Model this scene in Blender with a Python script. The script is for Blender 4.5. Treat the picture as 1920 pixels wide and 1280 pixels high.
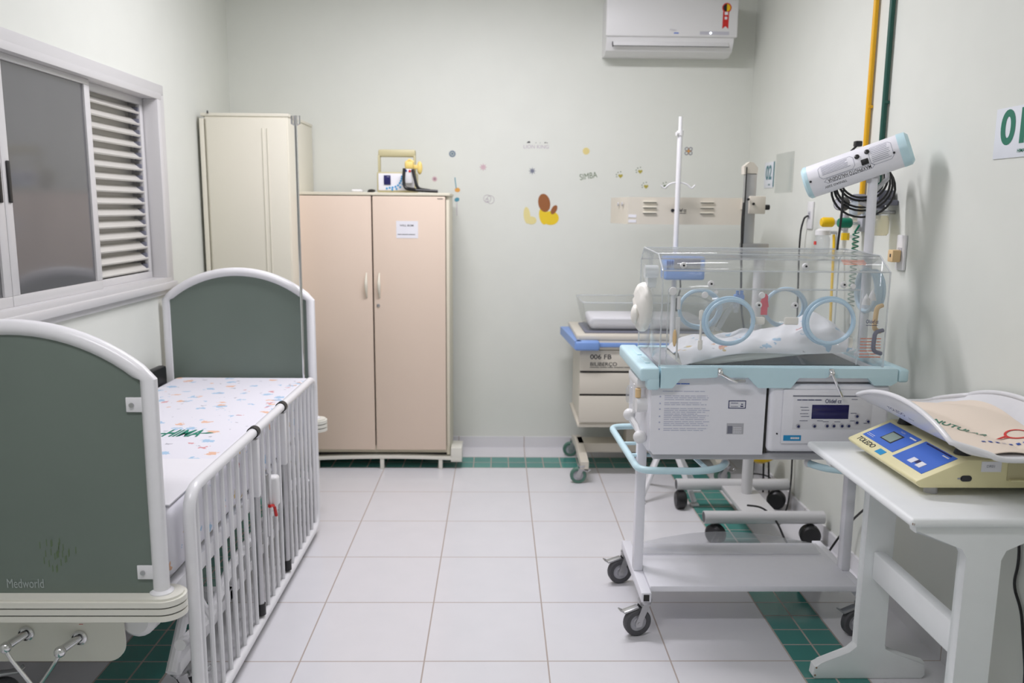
import bpy, bmesh, math, random
from mathutils import Vector, Matrix
random.seed(7)
D = bpy.data
for o in list(D.objects): D.objects.remove(o)
SC = bpy.context.scene
COL = SC.collection
PI = math.pi

# ------------------------------------------------------------------ camera
FPX, YAW, PITCH, ROLL = 1528.88, 0.019, 0.161, 0.009
CAM = Vector((0.644, -4.553, 1.482))
def cam_axes():
    cy, sy, cp, sp, cr, sr = math.cos(YAW), math.sin(YAW), math.cos(PITCH), math.sin(PITCH), math.cos(ROLL), math.sin(ROLL)
    f = Vector((sy*cp, cy*cp, -sp)); r = Vector((cy, -sy, 0)); u = r.cross(f)
    return r*cr + u*sr, -r*sr + u*cr, f
r_, u_, f_ = cam_axes()
cd = D.cameras.new('camera'); cam = D.objects.new('camera', cd); COL.objects.link(cam)
cam.matrix_world = Matrix(((r_.x, u_.x, -f_.x, CAM.x), (r_.y, u_.y, -f_.y, CAM.y), (r_.z, u_.z, -f_.z, CAM.z), (0, 0, 0, 1)))
cd.sensor_width = 36; cd.lens = FPX/1920*36; cd.clip_start = 0.05; cd.clip_end = 50
cd.dof.use_dof = True; cd.dof.focus_distance = 2.5; cd.dof.aperture_fstop = 2.8
SC.camera = cam
# ------------------------------------------------------------------ world, exposure, lights
XL, XR, YB, YF, ZC = -0.93, 2.15, 0.426, -6.2, 2.95
w = D.worlds.new('world'); SC.world = w; w.use_nodes = True
w.node_tree.nodes['Background'].inputs[0].default_value = (0.55, 0.6, 0.7, 1)
w.node_tree.nodes['Background'].inputs[1].default_value = 0.05
vs = SC.view_settings; vs.view_transform = 'Standard'; vs.look = 'None'; vs.gamma = 1; vs.use_curve_mapping = False
vs.exposure = 0.0
SC.cycles.transparent_max_bounces = 48
def area_light(name, x, y, z, sx, sy, watt, col=(1, 0.965, 1.05)):
    l = D.lights.new(name, 'AREA'); l.shape = 'RECTANGLE'; l.size = sx; l.size_y = sy; l.energy = watt; l.color = col
    o = D.objects.new(name, l); COL.objects.link(o); o.location = (x, y, z); return o
LAMPS = [(0.52, -1.08, 38), (0.0, -3.6, 20)]
for i, (lx, ly, lw) in enumerate(LAMPS):
    area_light('ceiling_light', lx, ly, ZC-0.105, 1.2, 0.22, lw)

# ------------------------------------------------------------------ node DSL + materials
class S:
    def __init__(s, nt, sock): s.nt = nt; s.k = sock
    def _m(s, op, *a, clamp=False):
        n = s.nt.nodes.new('ShaderNodeMath'); n.operation = op; n.use_clamp = clamp
        for i, v in enumerate((s,)+a):
            if isinstance(v, S): s.nt.links.new(v.k, n.inputs[i])
            else: n.inputs[i].default_value = v
        return S(s.nt, n.outputs[0])
    def __add__(s, o): return s._m('ADD', o)
    def __sub__(s, o): return s._m('SUBTRACT', o)
    def __mul__(s, o): return s._m('MULTIPLY', o)
    def __truediv__(s, o): return s._m('DIVIDE', o)
    def lt(s, o): return s._m('LESS_THAN', o)
    def gt(s, o): return s._m('GREATER_THAN', o)
    def mx(s, o): return s._m('MAXIMUM', o)
    def mn(s, o): return s._m('MINIMUM', o)
    def absv(s): return s._m('ABSOLUTE')
    def inv(s): n = s*-1.0; return n+1.0
    def grid(s, period, off=0.0):      # distance to the nearest multiple of period
        q = (s - off)/period
        return (q - q._m('ROUND')).absv()*period

def new_mat(name):
    m = D.materials.new(name); m.use_nodes = True
    return m, m.node_tree, m.node_tree.nodes['Principled BSDF']
def setp(b, **k):
    names = dict(color='Base Color', rough='Roughness', metal='Metallic', spec='Specular IOR Level', emis='Emission Color', es='Emission Strength', coat='Coat Weight', alpha='Alpha', trans='Transmission Weight', ior='IOR', sss='Subsurface Weight')
    for a, v in k.items():
        b.inputs[names[a]].default_value = (tuple(v)+(1,) if a in ('color', 'emis') else v)
def rgb(r, g, b):    # sRGB 0-255 -> linear
    f = lambda c: (c/255/12.92 if c/255 <= 0.04045 else ((c/255+0.055)/1.055)**2.4)
    return (f(r), f(g), f(b))
def mat(name, col, rough=0.45, metal=0.0, spec=0.5, var=0.0, bump=0.0, scale=40.0, coat=0.0):
    m, nt, b = new_mat(name)
    setp(b, color=col, rough=rough, metal=metal, spec=spec, coat=coat)
    tc = nt.nodes.new('ShaderNodeTexCoord')
    nz = nt.nodes.new('ShaderNodeTexNoise'); nz.inputs['Scale'].default_value = scale; nz.inputs['Detail'].default_value = 3
    nt.links.new(tc.outputs['Object'], nz.inputs['Vector'])
    if var > 0:
        mr = nt.nodes.new('ShaderNodeMapRange'); mr.inputs[1].default_value = 0.3; mr.inputs[2].default_value = 0.7
        mr.inputs[3].default_value = 1-var; mr.inputs[4].default_value = 1+var
        nt.links.new(nz.outputs['Fac'], mr.inputs[0])
        hv = nt.nodes.new('ShaderNodeHueSaturation'); hv.inputs['Color'].default_value = tuple(col)+(1,)
        nt.links.new(mr.outputs[0], hv.inputs['Value']); nt.links.new(hv.outputs[0], b.inputs['Base Color'])
    if bump > 0:
        bp = nt.nodes.new('ShaderNodeBump'); bp.inputs['Strength'].default_value = bump; bp.inputs['Distance'].default_value = 0.002
        nt.links.new(nz.outputs['Fac'], bp.inputs['Height']); nt.links.new(bp.outputs[0], b.inputs['Normal'])
    return m
def mixc(nt, fac, a, b):
    n = nt.nodes.new('ShaderNodeMix'); n.data_type = 'RGBA'
    for i, v in ((0, fac), (6, a), (7, b)):
        if isinstance(v, S): nt.links.new(v.k, n.inputs[i])
        elif hasattr(v, 'links'): nt.links.new(v, n.inputs[i])
        elif i == 0: n.inputs[0].default_value = v
        else: n.inputs[i].default_value = tuple(v)+(1,)
    return n.outputs[2]
def objxyz(nt):
    tc = nt.nodes.new('ShaderNodeTexCoord'); sp = nt.nodes.new('ShaderNodeSeparateXYZ')
    nt.links.new(tc.outputs['Object'], sp.inputs[0])
    return S(nt, sp.outputs[0]), S(nt, sp.outputs[1]), S(nt, sp.outputs[2]), tc.outputs['Object']

T = 0.41
GR = rgb(178, 166, 158)
def floor_material():
    m, nt, b = new_mat('floor_tiles'); X, Y, Z, oc = objxyz(nt)
    def band(v, lo, hi): return v.gt(lo)*v.lt(hi)
    sx0, sx1, sy1 = 4*T, 4*T+0.207, 0.205
    lx0, lx1 = -1.5*T+0.0-0.205+0.205-0.0, -1.5*T+0.205
    lx0, lx1 = -0.62, -0.413
    right = band(X, sx0, sx1)*Y.lt(sy1)
    left = band(X, lx0, lx1)*Y.lt(sy1)
    back = band(Y, 0.0, sy1)*X.gt(lx0)*X.lt(sx1)
    green = right.mx(left).mx(back)
    gx = X.grid(T).lt(0.0025); gy = Y.grid(T).lt(0.0025)
    onback = Y.gt(0.0)
    inner = X.gt(lx1)*X.lt(sx0)
    whitegrout = (gx*(inner+onback)._m('MINIMUM', 1.0)).mx(gy*Y.lt(0.01))
    edge = (X-sx0).absv().lt(0.0028).mx((X-sx1).absv().lt(0.0028)).mx((X-lx0).absv().lt(0.0028)).mx((X-lx1).absv().lt(0.0028))
    edge = edge*Y.lt(sy1)
    edgeb = (Y-sy1).absv().lt(0.0028).mx(Y.absv().lt(0.0028)*X.gt(lx0)*X.lt(sx1))
    small = T/4
    gr_side = Y.grid(small).lt(0.0028).mx(X.grid(0.205, sx0+0.1025).lt(0.0032))
    gl_side = Y.grid(small).lt(0.0028).mx(X.grid(0.205, lx0+0.1035).lt(0.0032))
    gr_back = X.grid(small).lt(0.0028).mx(Y.grid(0.205, 0.1025).lt(0.0028))
    gsmall = (gr_side*right*Y.lt(0.0)).mx(gl_side*left*Y.lt(0.0)).mx(gr_back*Y.gt(0.0)*back)
    grout = (whitegrout*green.inv()).mx(gsmall).mx(edge).mx(edgeb)
    # tile colour variation
    vn = nt.nodes.new('ShaderNodeTexNoise'); vn.inputs['Scale'].default_value = 9; nt.links.new(oc, vn.inputs['Vector'])
    vs_ = S(nt, vn.outputs['Fac'])
    white = mixc(nt, vs_, rgb(225, 224, 227), rgb(219, 219, 222))
    wn = nt.nodes.new('ShaderNodeTexWhiteNoise'); wn.noise_dimensions = '2D'
    cb = nt.nodes.new('ShaderNodeCombineXYZ')
    fx = ((X)/small)._m('FLOOR'); fy = (Y/small)._m('FLOOR')
    nt.links.new(fx.k, cb.inputs[0]); nt.links.new(fy.k, cb.inputs[1]); nt.links.new(cb.outputs[0], wn.inputs['Vector'])
    gcol = mixc(nt, S(nt, wn.outputs['Value']), rgb(66, 134, 126), rgb(84, 150, 140))
    c1 = mixc(nt, green, white, gcol)
    c2 = mixc(nt, grout, c1, GR)
    nt.links.new(c2, b.inputs['Base Color'])
    rr = grout*0.5+0.16; nt.links.new(rr.k, b.inputs['Roughness'])
    bp = nt.nodes.new('ShaderNodeBump'); bp.inputs['Strength'].default_value = 0.4; bp.inputs['Distance'].default_value = 0.002
    h = grout.inv(); nt.links.new(h.k, bp.inputs['Height']); nt.links.new(bp.outputs[0], b.inputs['Normal'])
    return m
def base_material():
    m, nt, b = new_mat('baseboard_tiles'); X, Y, Z, oc = objxyz(nt)
    g = X.grid(T).lt(0.0022).mx(Y.grid(T).lt(0.0022)*X.absv().gt(-1)*(X-XR+0.02).absv().lt(0.02).mx((X-XL).absv().lt(0.02)*Y.grid(T).lt(0.0022)))
    nt.links.new(mixc(nt, g, rgb(222, 222, 224), GR), b.inputs['Base Color']); setp(b, rough=0.25)
    return m
def sheet_material(name, scale=14.0, base=(236, 235, 238), big=1.0, logo=False):
    m, nt, b = new_mat(name); X, Y, Z, oc = objxyz(nt)
    nz = nt.nodes.new('ShaderNodeTexNoise'); nz.inputs['Scale'].default_value = 55; nt.links.new(oc, nz.inputs['Vector'])
    ad = nt.nodes.new('ShaderNodeMixRGB'); ad.blend_type = 'ADD'; ad.inputs[0].default_value = 0.045
    nt.links.new(oc, ad.inputs[1]); nt.links.new(nz.outputs['Color'], ad.inputs[2])
    col = None
    cur = rgb(*base)
    for sc, th, c, off in ((scale, 0.19*big, (142, 186, 216), 0), (scale*0.8, 0.13*big, (226, 168, 120), 7.3), (scale*0.7, 0.12*big, (204, 120, 120), 3.1), (scale*1.1, 0.09*big, (170, 170, 178), 11.7), (scale*0.6, .10*big, (206, 176, 90), 21.0)):
        mp = nt.nodes.new('ShaderNodeMapping'); mp.inputs['Location'].default_value = (off, off*1.7, off*0.3); mp.inputs['Scale'].default_value = (.8, 1.05, 1)
        nt.links.new(ad.outputs[0], mp.inputs['Vector'])
        v = nt.nodes.new('ShaderNodeTexVoronoi'); v.inputs['Scale'].default_value = sc; v.inputs['Randomness'].default_value = 0.75
        nt.links.new(mp.outputs[0], v.inputs['Vector'])
        d = S(nt, v.outputs['Distance'])
        if c == (196, 92, 96): msk = d.lt(th*1.25)*d.gt(th*0.75)
        else: msk = d.lt(th)
        msk = msk*0.75
        cur = mixc(nt, msk, cur, rgb(*c))
    nt.links.new(cur, b.inputs['Base Color']); setp(b, rough=0.8, spec=0.25)
    n2 = nt.nodes.new('ShaderNodeTexNoise'); n2.inputs['Scale'].default_value = 9; nt.links.new(oc, n2.inputs['Vector'])
    bp = nt.nodes.new('ShaderNodeBump'); bp.inputs['Strength'].default_value = 0.25; bp.inputs['Distance'].default_value = 0.01
    nt.links.new(n2.outputs['Fac'], bp.inputs['Height']); nt.links.new(bp.outputs[0], b.inputs['Normal'])
    return m
def clear_mat(name, tint=(0.97, 0.985, 0.985), haze=0.0, refl=1.0):
    m = D.materials.new(name); m.use_nodes = True; nt = m.node_tree; nt.nodes.clear()
    out = nt.nodes.new('ShaderNodeOutputMaterial'); tr = nt.nodes.new('ShaderNodeBsdfTransparent'); tr.inputs[0].default_value = tint+(1,)
    gl = nt.nodes.new('ShaderNodeBsdfGlossy'); gl.inputs['Roughness'].default_value = 0.03
    df = nt.nodes.new('ShaderNodeBsdfDiffuse'); df.inputs[0].default_value = (0.8, 0.82, 0.84, 1)
    m1 = nt.nodes.new('ShaderNodeMixShader'); m1.inputs[0].default_value = haze
    nt.links.new(tr.outputs[0], m1.inputs[1]); nt.links.new(df.outputs[0], m1.inputs[2])
    fr = nt.nodes.new('ShaderNodeLayerWeight'); fr.inputs['Blend'].default_value = 0.5
    k = (S(nt, fr.outputs['Facing'])._m('POWER', 5.0)*0.75+0.035)*refl
    m2 = nt.nodes.new('ShaderNodeMixShader'); nt.links.new(k.k, m2.inputs[0]); nt.links.new(m1.outputs[0], m2.inputs[1]); nt.links.new(gl.outputs[0], m2.inputs[2])
    nt.links.new(m2.outputs[0], out.inputs[0])
    return m

M = {}
M['wall'] = mat('pale_green_wall_paint', (0.740, 0.760, 0.702), 0.5, spec=0.25, var=0.012, bump=0.08, scale=6)
M['ceil'] = mat('white_ceiling_paint', (0.80, 0.80, 0.78), 0.8)
M['floor'] = floor_material(); M['base'] = base_material()
M['alu'] = mat('window_aluminium', rgb(214, 213, 213), 0.35, 0.1)
M['slat'] = mat('shutter_slat_paint', rgb(214, 212, 205), 0.45)
M['pane'] = mat('dark_window_glass', (0.125, 0.125, 0.13), 0.10, spec=0.9, var=0.08, scale=1.3)
M['black'] = mat('black_plastic', (0.012, 0.012, 0.013), 0.4)
M['greentyre'] = mat('grey_green_tyre', rgb(84, 122, 108), 0.5)
M['rubber'] = mat('grey_rubber', (0.085, 0.085, 0.092), 0.6)
M['dark'] = mat('dark_gap', (0.03, 0.028, 0.026), 0.7)
M['white'] = mat('white_enamel', (0.80, 0.80, 0.815), 0.28, var=0.01)
M['wplastic'] = mat('white_plastic', (0.78, 0.78, 0.78), 0.4)
M['warmwhite'] = mat('warm_white_plastic', rgb(226, 225, 214), 0.35)
M['green'] = mat('green_laminate', rgb(112, 124, 116), 0.35, spec=0.35, var=0.04, scale=3)
M['wear'] = mat('worn_green', rgb(96, 116, 84), 0.5)
M['chrome'] = mat('chrome', (0.75, 0.75, 0.76), 0.16, 1.0)
M['steel'] = mat('dull_steel', (0.52, 0.52, 0.53), 0.34, 1.0)
M['sheet'] = sheet_material('printed_cot_sheet', 13.5, base=(226, 225, 232), big=1.3)
M['sheet2'] = sheet_material('printed_incubator_sheet', 15.0, big=1.0)
M['linen'] = mat('white_linen', (0.80, 0.79, 0.82), 0.85, spec=0.2, bump=0.4, scale=18)
M['teal'] = mat('teal_thread', rgb(20, 130, 105), 0.6)
M['cream'] = mat('cream_steel_paint', rgb(226, 222, 206), 0.45, var=0.01, scale=2)
M['beige'] = mat('beige_laminate', rgb(227, 208, 190), 0.5, spec=0.3, var=0.015, scale=2)
M['beigeside'] = mat('pale_beige_edge', rgb(222, 216, 196), 0.5)
M['olive'] = mat('khaki_plastic', rgb(196, 188, 148), 0.45)
M['blue'] = mat('blue_plastic', rgb(126, 160, 218), 0.4)
M['deepblue'] = mat('deep_blue', rgb(44, 78, 150), 0.4)
M['bluelabel'] = mat('blue_label', rgb(68, 112, 205), 0.4)
M['cyanlabel'] = mat('cyan_label', rgb(38, 150, 205), 0.4)
M['lightblue'] = mat('light_blue_plastic', rgb(200, 230, 238), 0.33, var=0.01)
M['ring'] = mat('port_ring_blue', rgb(190, 216, 233), 0.3)
M['incwhite'] = mat('incubator_white', rgb(240, 240, 246), 0.35, var=0.008)
M['incgrey'] = mat('incubator_grey', rgb(196, 196, 200), 0.4)
M['bil'] = mat('trolley_beige', rgb(214, 208, 194), 0.45)
M['greytube'] = mat('grey_painted_tube', rgb(206, 206, 206), 0.35)
M['acrylic'] = clear_mat('clear_acrylic', tint=(0.985, 0.99, 0.99), haze=0.035, refl=0.8)
M['holder'] = clear_mat('clear_holder', tint=(0.975, 0.98, 0.975), haze=0.05)
M['acrylic_edge'] = clear_mat('acrylic_edge', tint=(0.95, 0.97, 0.97), haze=0.42)
M['film'] = clear_mat('plastic_film', tint=(0.97, 0.97, 0.98), haze=0.22)
M['jar'] = clear_mat('clear_jar', tint=(0.93, 0.94, 0.95), haze=0.18)
M['jarblue'] = clear_mat('bluish_jar', tint=(0.75, 0.82, 0.9), haze=0.3)
M['jaryellow'] = clear_mat('yellowish_jar', tint=(0.95, 0.9, 0.7), haze=0.35)
M['yellow'] = mat('yellow_plastic', rgb(240, 196, 0), 0.4)
M['yellowpipe'] = mat('yellow_pipe_paint', rgb(236, 178, 10), 0.4)
M['greenpipe'] = mat('dark_green_pipe_paint', rgb(12, 78, 66), 0.4)
M['greenplastic'] = mat('green_plastic', rgb(0, 120, 90), 0.4)
M['signwhite'] = mat('sign_white', rgb(228, 232, 238), 0.35)
M['signgreen'] = mat('sign_green', rgb(20, 116, 92), 0.4)
M['signteal'] = mat('sign_teal', rgb(64, 122, 132), 0.4)
M['ink'] = mat('navy_ink', rgb(40, 46, 96), 0.5)
M['faintink'] = mat('faint_blue_grey_ink', rgb(186, 190, 212), 0.6)
M['greyink'] = mat('grey_ink', rgb(150, 152, 168), 0.6)
M['blackink'] = mat('black_ink', rgb(38, 38, 44), 0.5)
M['paleink'] = mat('pale_grey_ink', rgb(168, 178, 176), 0.5)
M['orangeink'] = mat('orange_ink', rgb(226, 128, 90), 0.5)
M['red'] = mat('red_plastic', rgb(206, 40, 34), 0.45)
M['pinkred'] = mat('pinkish_red_ribbon', rgb(228, 80, 98), 0.5)
M['screen'] = mat('dark_blue_screen', rgb(40, 38, 92), 0.15)
M['lcd'] = mat('grey_green_lcd', rgb(140, 158, 148), 0.25)
M['scalecream'] = mat('scale_cream', rgb(232, 224, 176), 0.4)
M['scaleside'] = M['scalecream']
M['table'] = mat('painted_white_wood', rgb(237, 240, 240), 0.42, var=0.015, bump=0.12, scale=14)
M['chip'] = mat('chipped_wood', rgb(150, 120, 96), 0.8)
M['cloth'] = mat('cream_cloth', rgb(228, 214, 198), 0.8, bump=0.3, scale=24)
M['paper'] = mat('white_paper', (0.80, 0.80, 0.84), 0.7)
M['grey'] = mat('mid_grey_plastic', rgb(120, 122, 136), 0.45)
M['lgrey'] = mat('light_grey_plastic', rgb(186, 186, 192), 0.4)
M['tan'] = mat('tan_latex', rgb(232, 200, 150), 0.6)
M['cuff'] = mat('white_latex_cuff', rgb(238, 236, 228), 0.45)
M['led'] = mat('indicator_panel', rgb(196, 196, 205), 0.3)
m, nt, b = new_mat('lamp_diffuser'); setp(b, color=(0.9, 0.9, 0.9), emis=(1, 0.99, 0.96), es=6.0); M['diff'] = m
m, nt, b = new_mat('indicator_light'); setp(b, color=(0.9, 0.9, 1), emis=(0.9, 0.95, 1), es=3.0); M['ledon'] = m
def ink(name, c, rough=0.55): M[name] = mat(name, rgb(*c), rough)
M['paddle'] = mat('paddle_yellow', rgb(232, 206, 120), 0.5)
ink('st_blue', (98, 118, 140)); ink('st_pink', (206, 178, 184)); ink('st_mauve', (160, 128, 140)); ink('st_grey', (120, 124, 140))
ink('st_yellow', (224, 208, 140)); ink('st_gold', (232, 200, 40)); ink('st_pale', (226, 214, 150)); ink('st_brown', (150, 92, 48))
ink('st_olive', (176, 164, 70)); ink('st_dgreen', (92, 112, 78)); ink('st_line', (186, 176, 186)); ink('st_orange', (226, 166, 84)); ink('st_teal', (84, 150, 170))

# ------------------------------------------------------------------ geometry builder
def ortho(n):
    n = Vector(n).normalized(); a = Vector((0, 0, 1)) if abs(n.z) < 0.9 else Vector((1, 0, 0))
    u = a.cross(n).normalized(); return u, n.cross(u).normalized(), n
class G:
    def __init__(s, mx=None): s.bm = bmesh.new(); s.mx = mx; s.mi = 0
    def _f(s, vs):
        try: f = s.bm.faces.new(vs); f.material_index = s.mi; f.smooth = True; return f
        except ValueError: return None
    def v(s, p): return s.bm.verts.new(p)
    def box(s, x0, x1, y0, y1, z0, z1, bev=0.0, seg=2, m=None):
        vs = [s.v((x, y, z)) for z in (z0, z1) for y in (y0, y1) for x in (x0, x1)]
        fs = [s._f([vs[i] for i in q]) for q in ((0, 2, 3, 1), (4, 5, 7, 6), (0, 1, 5, 4), (2, 6, 7, 3), (0, 4, 6, 2), (1, 3, 7, 5))]
        if bev > 0:
            es = list({e for f in fs for e in f.edges})
            r = bmesh.ops.bevel(s.bm, geom=es, offset=bev, segments=seg, profile=0.5, affect='EDGES')
            vs = list({v for f in r['faces'] for v in f.verts} | {v for v in vs if v.is_valid})
            for f in r['faces']: f.smooth = True; f.material_index = s.mi
        if m is not None:
            for v in vs:
                if v.is_valid: v.co = m @ v.co
        return s
    def cyl(s, p0, p1, r0, r1=None, n=20, cap=True):
        if r1 is None: r1 = r0
        p0, p1 = Vector(p0), Vector(p1); u, v, _ = ortho(p1-p0)
        a = [s.v(p0+(u*math.cos(t)+v*math.sin(t))*r0) for t in [2*PI*i/n for i in range(n)]]
        b = [s.v(p1+(u*math.cos(t)+v*math.sin(t))*r1) for t in [2*PI*i/n for i in range(n)]]
        for i in range(n): s._f([a[i], a[(i+1) % n], b[(i+1) % n], b[i]])
        if cap: s._f(a[::-1]); s._f(b)
        return s
    def lathe(s, prof, o=(0, 0, 0), ax=(0, 0, 1), n=24, cap=True):
        o = Vector(o); u, v, w_ = ortho(ax); rings = []
        for r, h in prof:
            if r < 1e-6: rings.append([s.v(o+w_*h)])
            else: rings.append([s.v(o+w_*h+(u*math.cos(2*PI*i/n)+v*math.sin(2*PI*i/n))*r) for i in range(n)])
        for A, B in zip(rings, rings[1:]):
            for i in range(n):
                j = (i+1) % n
                q = [A[i % len(A)], A[j % len(A)], B[j % len(B)], B[i % len(B)]]
                u_q = []
                for x in q:
                    if x not in u_q: u_q.append(x)
                if len(u_q) > 2: s._f(u_q)
        for R, rev in ((rings[0], True), (rings[-1], False)):
            if cap and len(R) > 1: s._f(R[::-1] if rev else R)
        return s
    def tube(s, pts, r, n=10, fil=0.0, closed=False, seg=5, cap=True):
        P_ = [Vector(p) for p in pts]
        if fil > 0:
            Q = []
            N = len(P_)
            for i in range(N):
                if not closed and i in (0, N-1): Q.append(P_[i]); continue
                a, b_, c = P_[i-1], P_[i], P_[(i+1) % N]
                d1 = (a-b_); d2 = (c-b_); f = min(fil, d1.length*0.49, d2.length*0.49)
                s0 = b_+d1.normalized()*f; s1 = b_+d2.normalized()*f
                for k in range(seg+1):
                    t = k/seg; Q.append(s0*(1-t)**2+b_*2*t*(1-t)+s1*t*t)
            P_ = Q
        N = len(P_); rings = []; prevu = None
        for i in range(N):
            if closed: tg = (P_[(i+1) % N]-P_[i-1])
            else: tg = P_[min(i+1, N-1)]-P_[max(i-1, 0)]
            if tg.length < 1e-9: tg = Vector((0, 0, 1))
            tg.normalize()
            if prevu is None: u, v, _ = ortho(tg)
            else:
                u = (prevu-tg*prevu.dot(tg)); u = u.normalized() if u.length > 1e-6 else ortho(tg)[0]; v = tg.cross(u)
            prevu = u
            rr = r(i/(N-1)) if callable(r) else r
            rings.append([s.v(P_[i]+(u*math.cos(2*PI*k/n)+v*math.sin(2*PI*k/n))*rr) for k in range(n)])
        pr = list(zip(rings, rings[1:]))
        if closed: pr.append((rings[-1], rings[0]))
        for A, B in pr:
            for k in range(n): s._f([A[k], A[(k+1) % n], B[(k+1) % n], B[k]])
        if not closed and cap: s._f(rings[0][::-1]); s._f(rings[-1])
        return s
    def prism(s, poly, o, u, v, d):          # 2D outline extruded along d (vector)
        o, u, v, d = Vector(o), Vector(u), Vector(v), Vector(d)
        a = [s.v(o+u*x+v*y) for x, y in poly]; b = [s.v(o+u*x+v*y+d) for x, y in poly]
        f1 = s._f(a[::-1]); f2 = s._f(b); n = len(poly)
        for i in range(n): s._f([a[i], a[(i+1) % n], b[(i+1) % n], b[i]])
        return s
    def grid(s, fn, nu, nv, thick=None):
        def sheet(off):
            return [[s.v(Vector(fn(i/nu, j/nv))+off) for j in range(nv+1)] for i in range(nu+1)]
        A = sheet(Vector((0, 0, 0)))
        for i in range(nu):
            for j in range(nv): s._f([A[i][j], A[i+1][j], A[i+1][j+1], A[i][j+1]])
        if thick:
            B = sheet(Vector(thick))
            for i in range(nu):
                for j in range(nv): s._f([B[i][j], B[i][j+1], B[i+1][j+1], B[i+1][j]])
            for i in range(nu):
                s._f([A[i][0], B[i][0], B[i+1][0], A[i+1][0]]); s._f([A[i][nv], A[i+1][nv], B[i+1][nv], B[i][nv]])
            for j in range(nv):
                s._f([A[0][j], A[0][j+1], B[0][j+1], B[0][j]]); s._f([A[nu][j], B[nu][j], B[nu][j+1], A[nu][j+1]])
        return s
    def ball(s, c, rx, ry=None, rz=None, n=16):
        ry = rx if ry is None else ry; rz = rx if rz is None else rz
        r = bmesh.ops.create_uvsphere(s.bm, u_segments=n, v_segments=max(6, n//2), radius=1)
        for v in r['verts']: v.co = Vector((c[0]+v.co.x*rx, c[1]+v.co.y*ry, c[2]+v.co.z*rz))
        for f in {f for v in r['verts'] for f in v.link_faces}: f.smooth = True; f.material_index = s.mi
        return s
def stadium(w, h, n=8, r=None):
    r = min(w, h)/2 if r is None else r; out = []
    for cx, cy, a0 in ((w/2-r, h/2-r, 0), (-w/2+r, h/2-r, PI/2), (-w/2+r, -h/2+r, PI), (w/2-r, -h/2+r, 1.5*PI)):
        for i in range(n+1): t = a0+PI/2*i/n; out.append((cx+r*math.cos(t), cy+r*math.sin(t)))
    return out
def worldloc(o):
    l = Vector(o.location)
    while o.parent: o = o.parent; l += Vector(o.location)
    return l
def out(name, g, mats, parent=None, label=None, sharp=35, local=False):
    bm = g.bm if isinstance(g, G) else g
    bmesh.ops.recalc_face_normals(bm, faces=bm.faces[:])
    me = D.meshes.new(name)
    if isinstance(g, G) and g.mx is not None: bm.transform(g.mx)
    if parent is not None and not local:
        bm.transform(Matrix.Translation(-worldloc(parent)))
    bm.to_mesh(me); bm.free()
    for m_ in (mats if isinstance(mats, (list, tuple)) else [mats]): me.materials.append(M[m_])
    me.set_sharp_from_angle(angle=math.radians(sharp))
    o = D.objects.new(name, me); COL.objects.link(o)
    if parent is not None: o.parent = parent
    if label: o['label'] = label
    return o
def center(o):       # move a top-level mesh's origin to the base of its geometry
    xs = [v.co for v in o.data.vertices]
    c = Vector(((min(p.x for p in xs)+max(p.x for p in xs))/2, (min(p.y for p in xs)+max(p.y for p in xs))/2, min(p.z for p in xs)))
    o.data.transform(Matrix.Translation(-c)); o.location = c; return o
def tag(o, label, cat, group=None):
    o['label'] = label; o['category'] = cat
    if group: o['group'] = group
    return o
def thing(name, label, cat, loc, group=None):
    o = D.objects.new(name, None); COL.objects.link(o); o.location = loc; o.empty_display_size = 0.05
    return tag(o, label, cat, group)
def single(name, g, mats, label, cat, group=None):
    return tag(center(out(name, g, mats)), label, cat, group)
def struct(name, g, mats, parent=None):
    o = out(name, g, mats, parent)
    if parent is None: o['kind'] = 'structure'
    return o
_tc = {}
def text_bm(g, txt, o, u, v, size, ext=0.0004, align='CENTER', bold=0.0, width=None, shear=0.0):
    cu = D.curves.new('lettering', 'FONT'); cu.body = txt; cu.size = 1.0; cu.align_x = align; cu.align_y = 'CENTER'; cu.offset = bold; cu.shear = shear; cu.resolution_u = 6
    ob = D.objects.new('lettering', cu); COL.objects.link(ob)
    dg = bpy.context.evaluated_depsgraph_get(); me = D.meshes.new_from_object(ob.evaluated_get(dg))
    D.objects.remove(ob); D.curves.remove(cu)
    xs = [q.co.x for q in me.vertices]; w0 = (max(xs)-min(xs)) if xs else 1
    sx = size if width is None else width/w0
    u = Vector(u).normalized(); v = Vector(v).normalized(); n = u.cross(v)
    base = len(g.bm.verts); start_f = len(g.bm.faces)
    g.bm.from_mesh(me); g.bm.verts.ensure_lookup_table(); g.bm.faces.ensure_lookup_table()
    o = Vector(o)
    for q in g.bm.verts[base:]: c = q.co.copy(); q.co = o+u*c.x*sx+v*c.y*size+n*ext
    for f in g.bm.faces[start_f:]: f.material_index = g.mi
    D.meshes.remove(me); return g
def bars(g, o, u, v, w_, rows, pitch, h, ragged=0.25, ext=0.0005, words=5):   # rows of tiny print too small to read
    u = Vector(u).normalized(); v = Vector(v).normalized(); n = u.cross(v); o = Vector(o)+n*ext
    for i in range(rows):
        x = 0.0; L = w_*(1-random.random()*ragged)
        while x < L:
            ww = min(L-x, w_/words*(0.5+random.random()))
            a = o+u*x-v*(i*pitch)
            vs = [g.v(a), g.v(a+u*ww), g.v(a+u*ww-v*h), g.v(a-v*h)]; g._f(vs); x += ww+w_*0.02
    return g
X3, Y3, Z3 = Vector((1, 0, 0)), Vector((0, 1, 0)), Vector((0, 0, 1))

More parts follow.
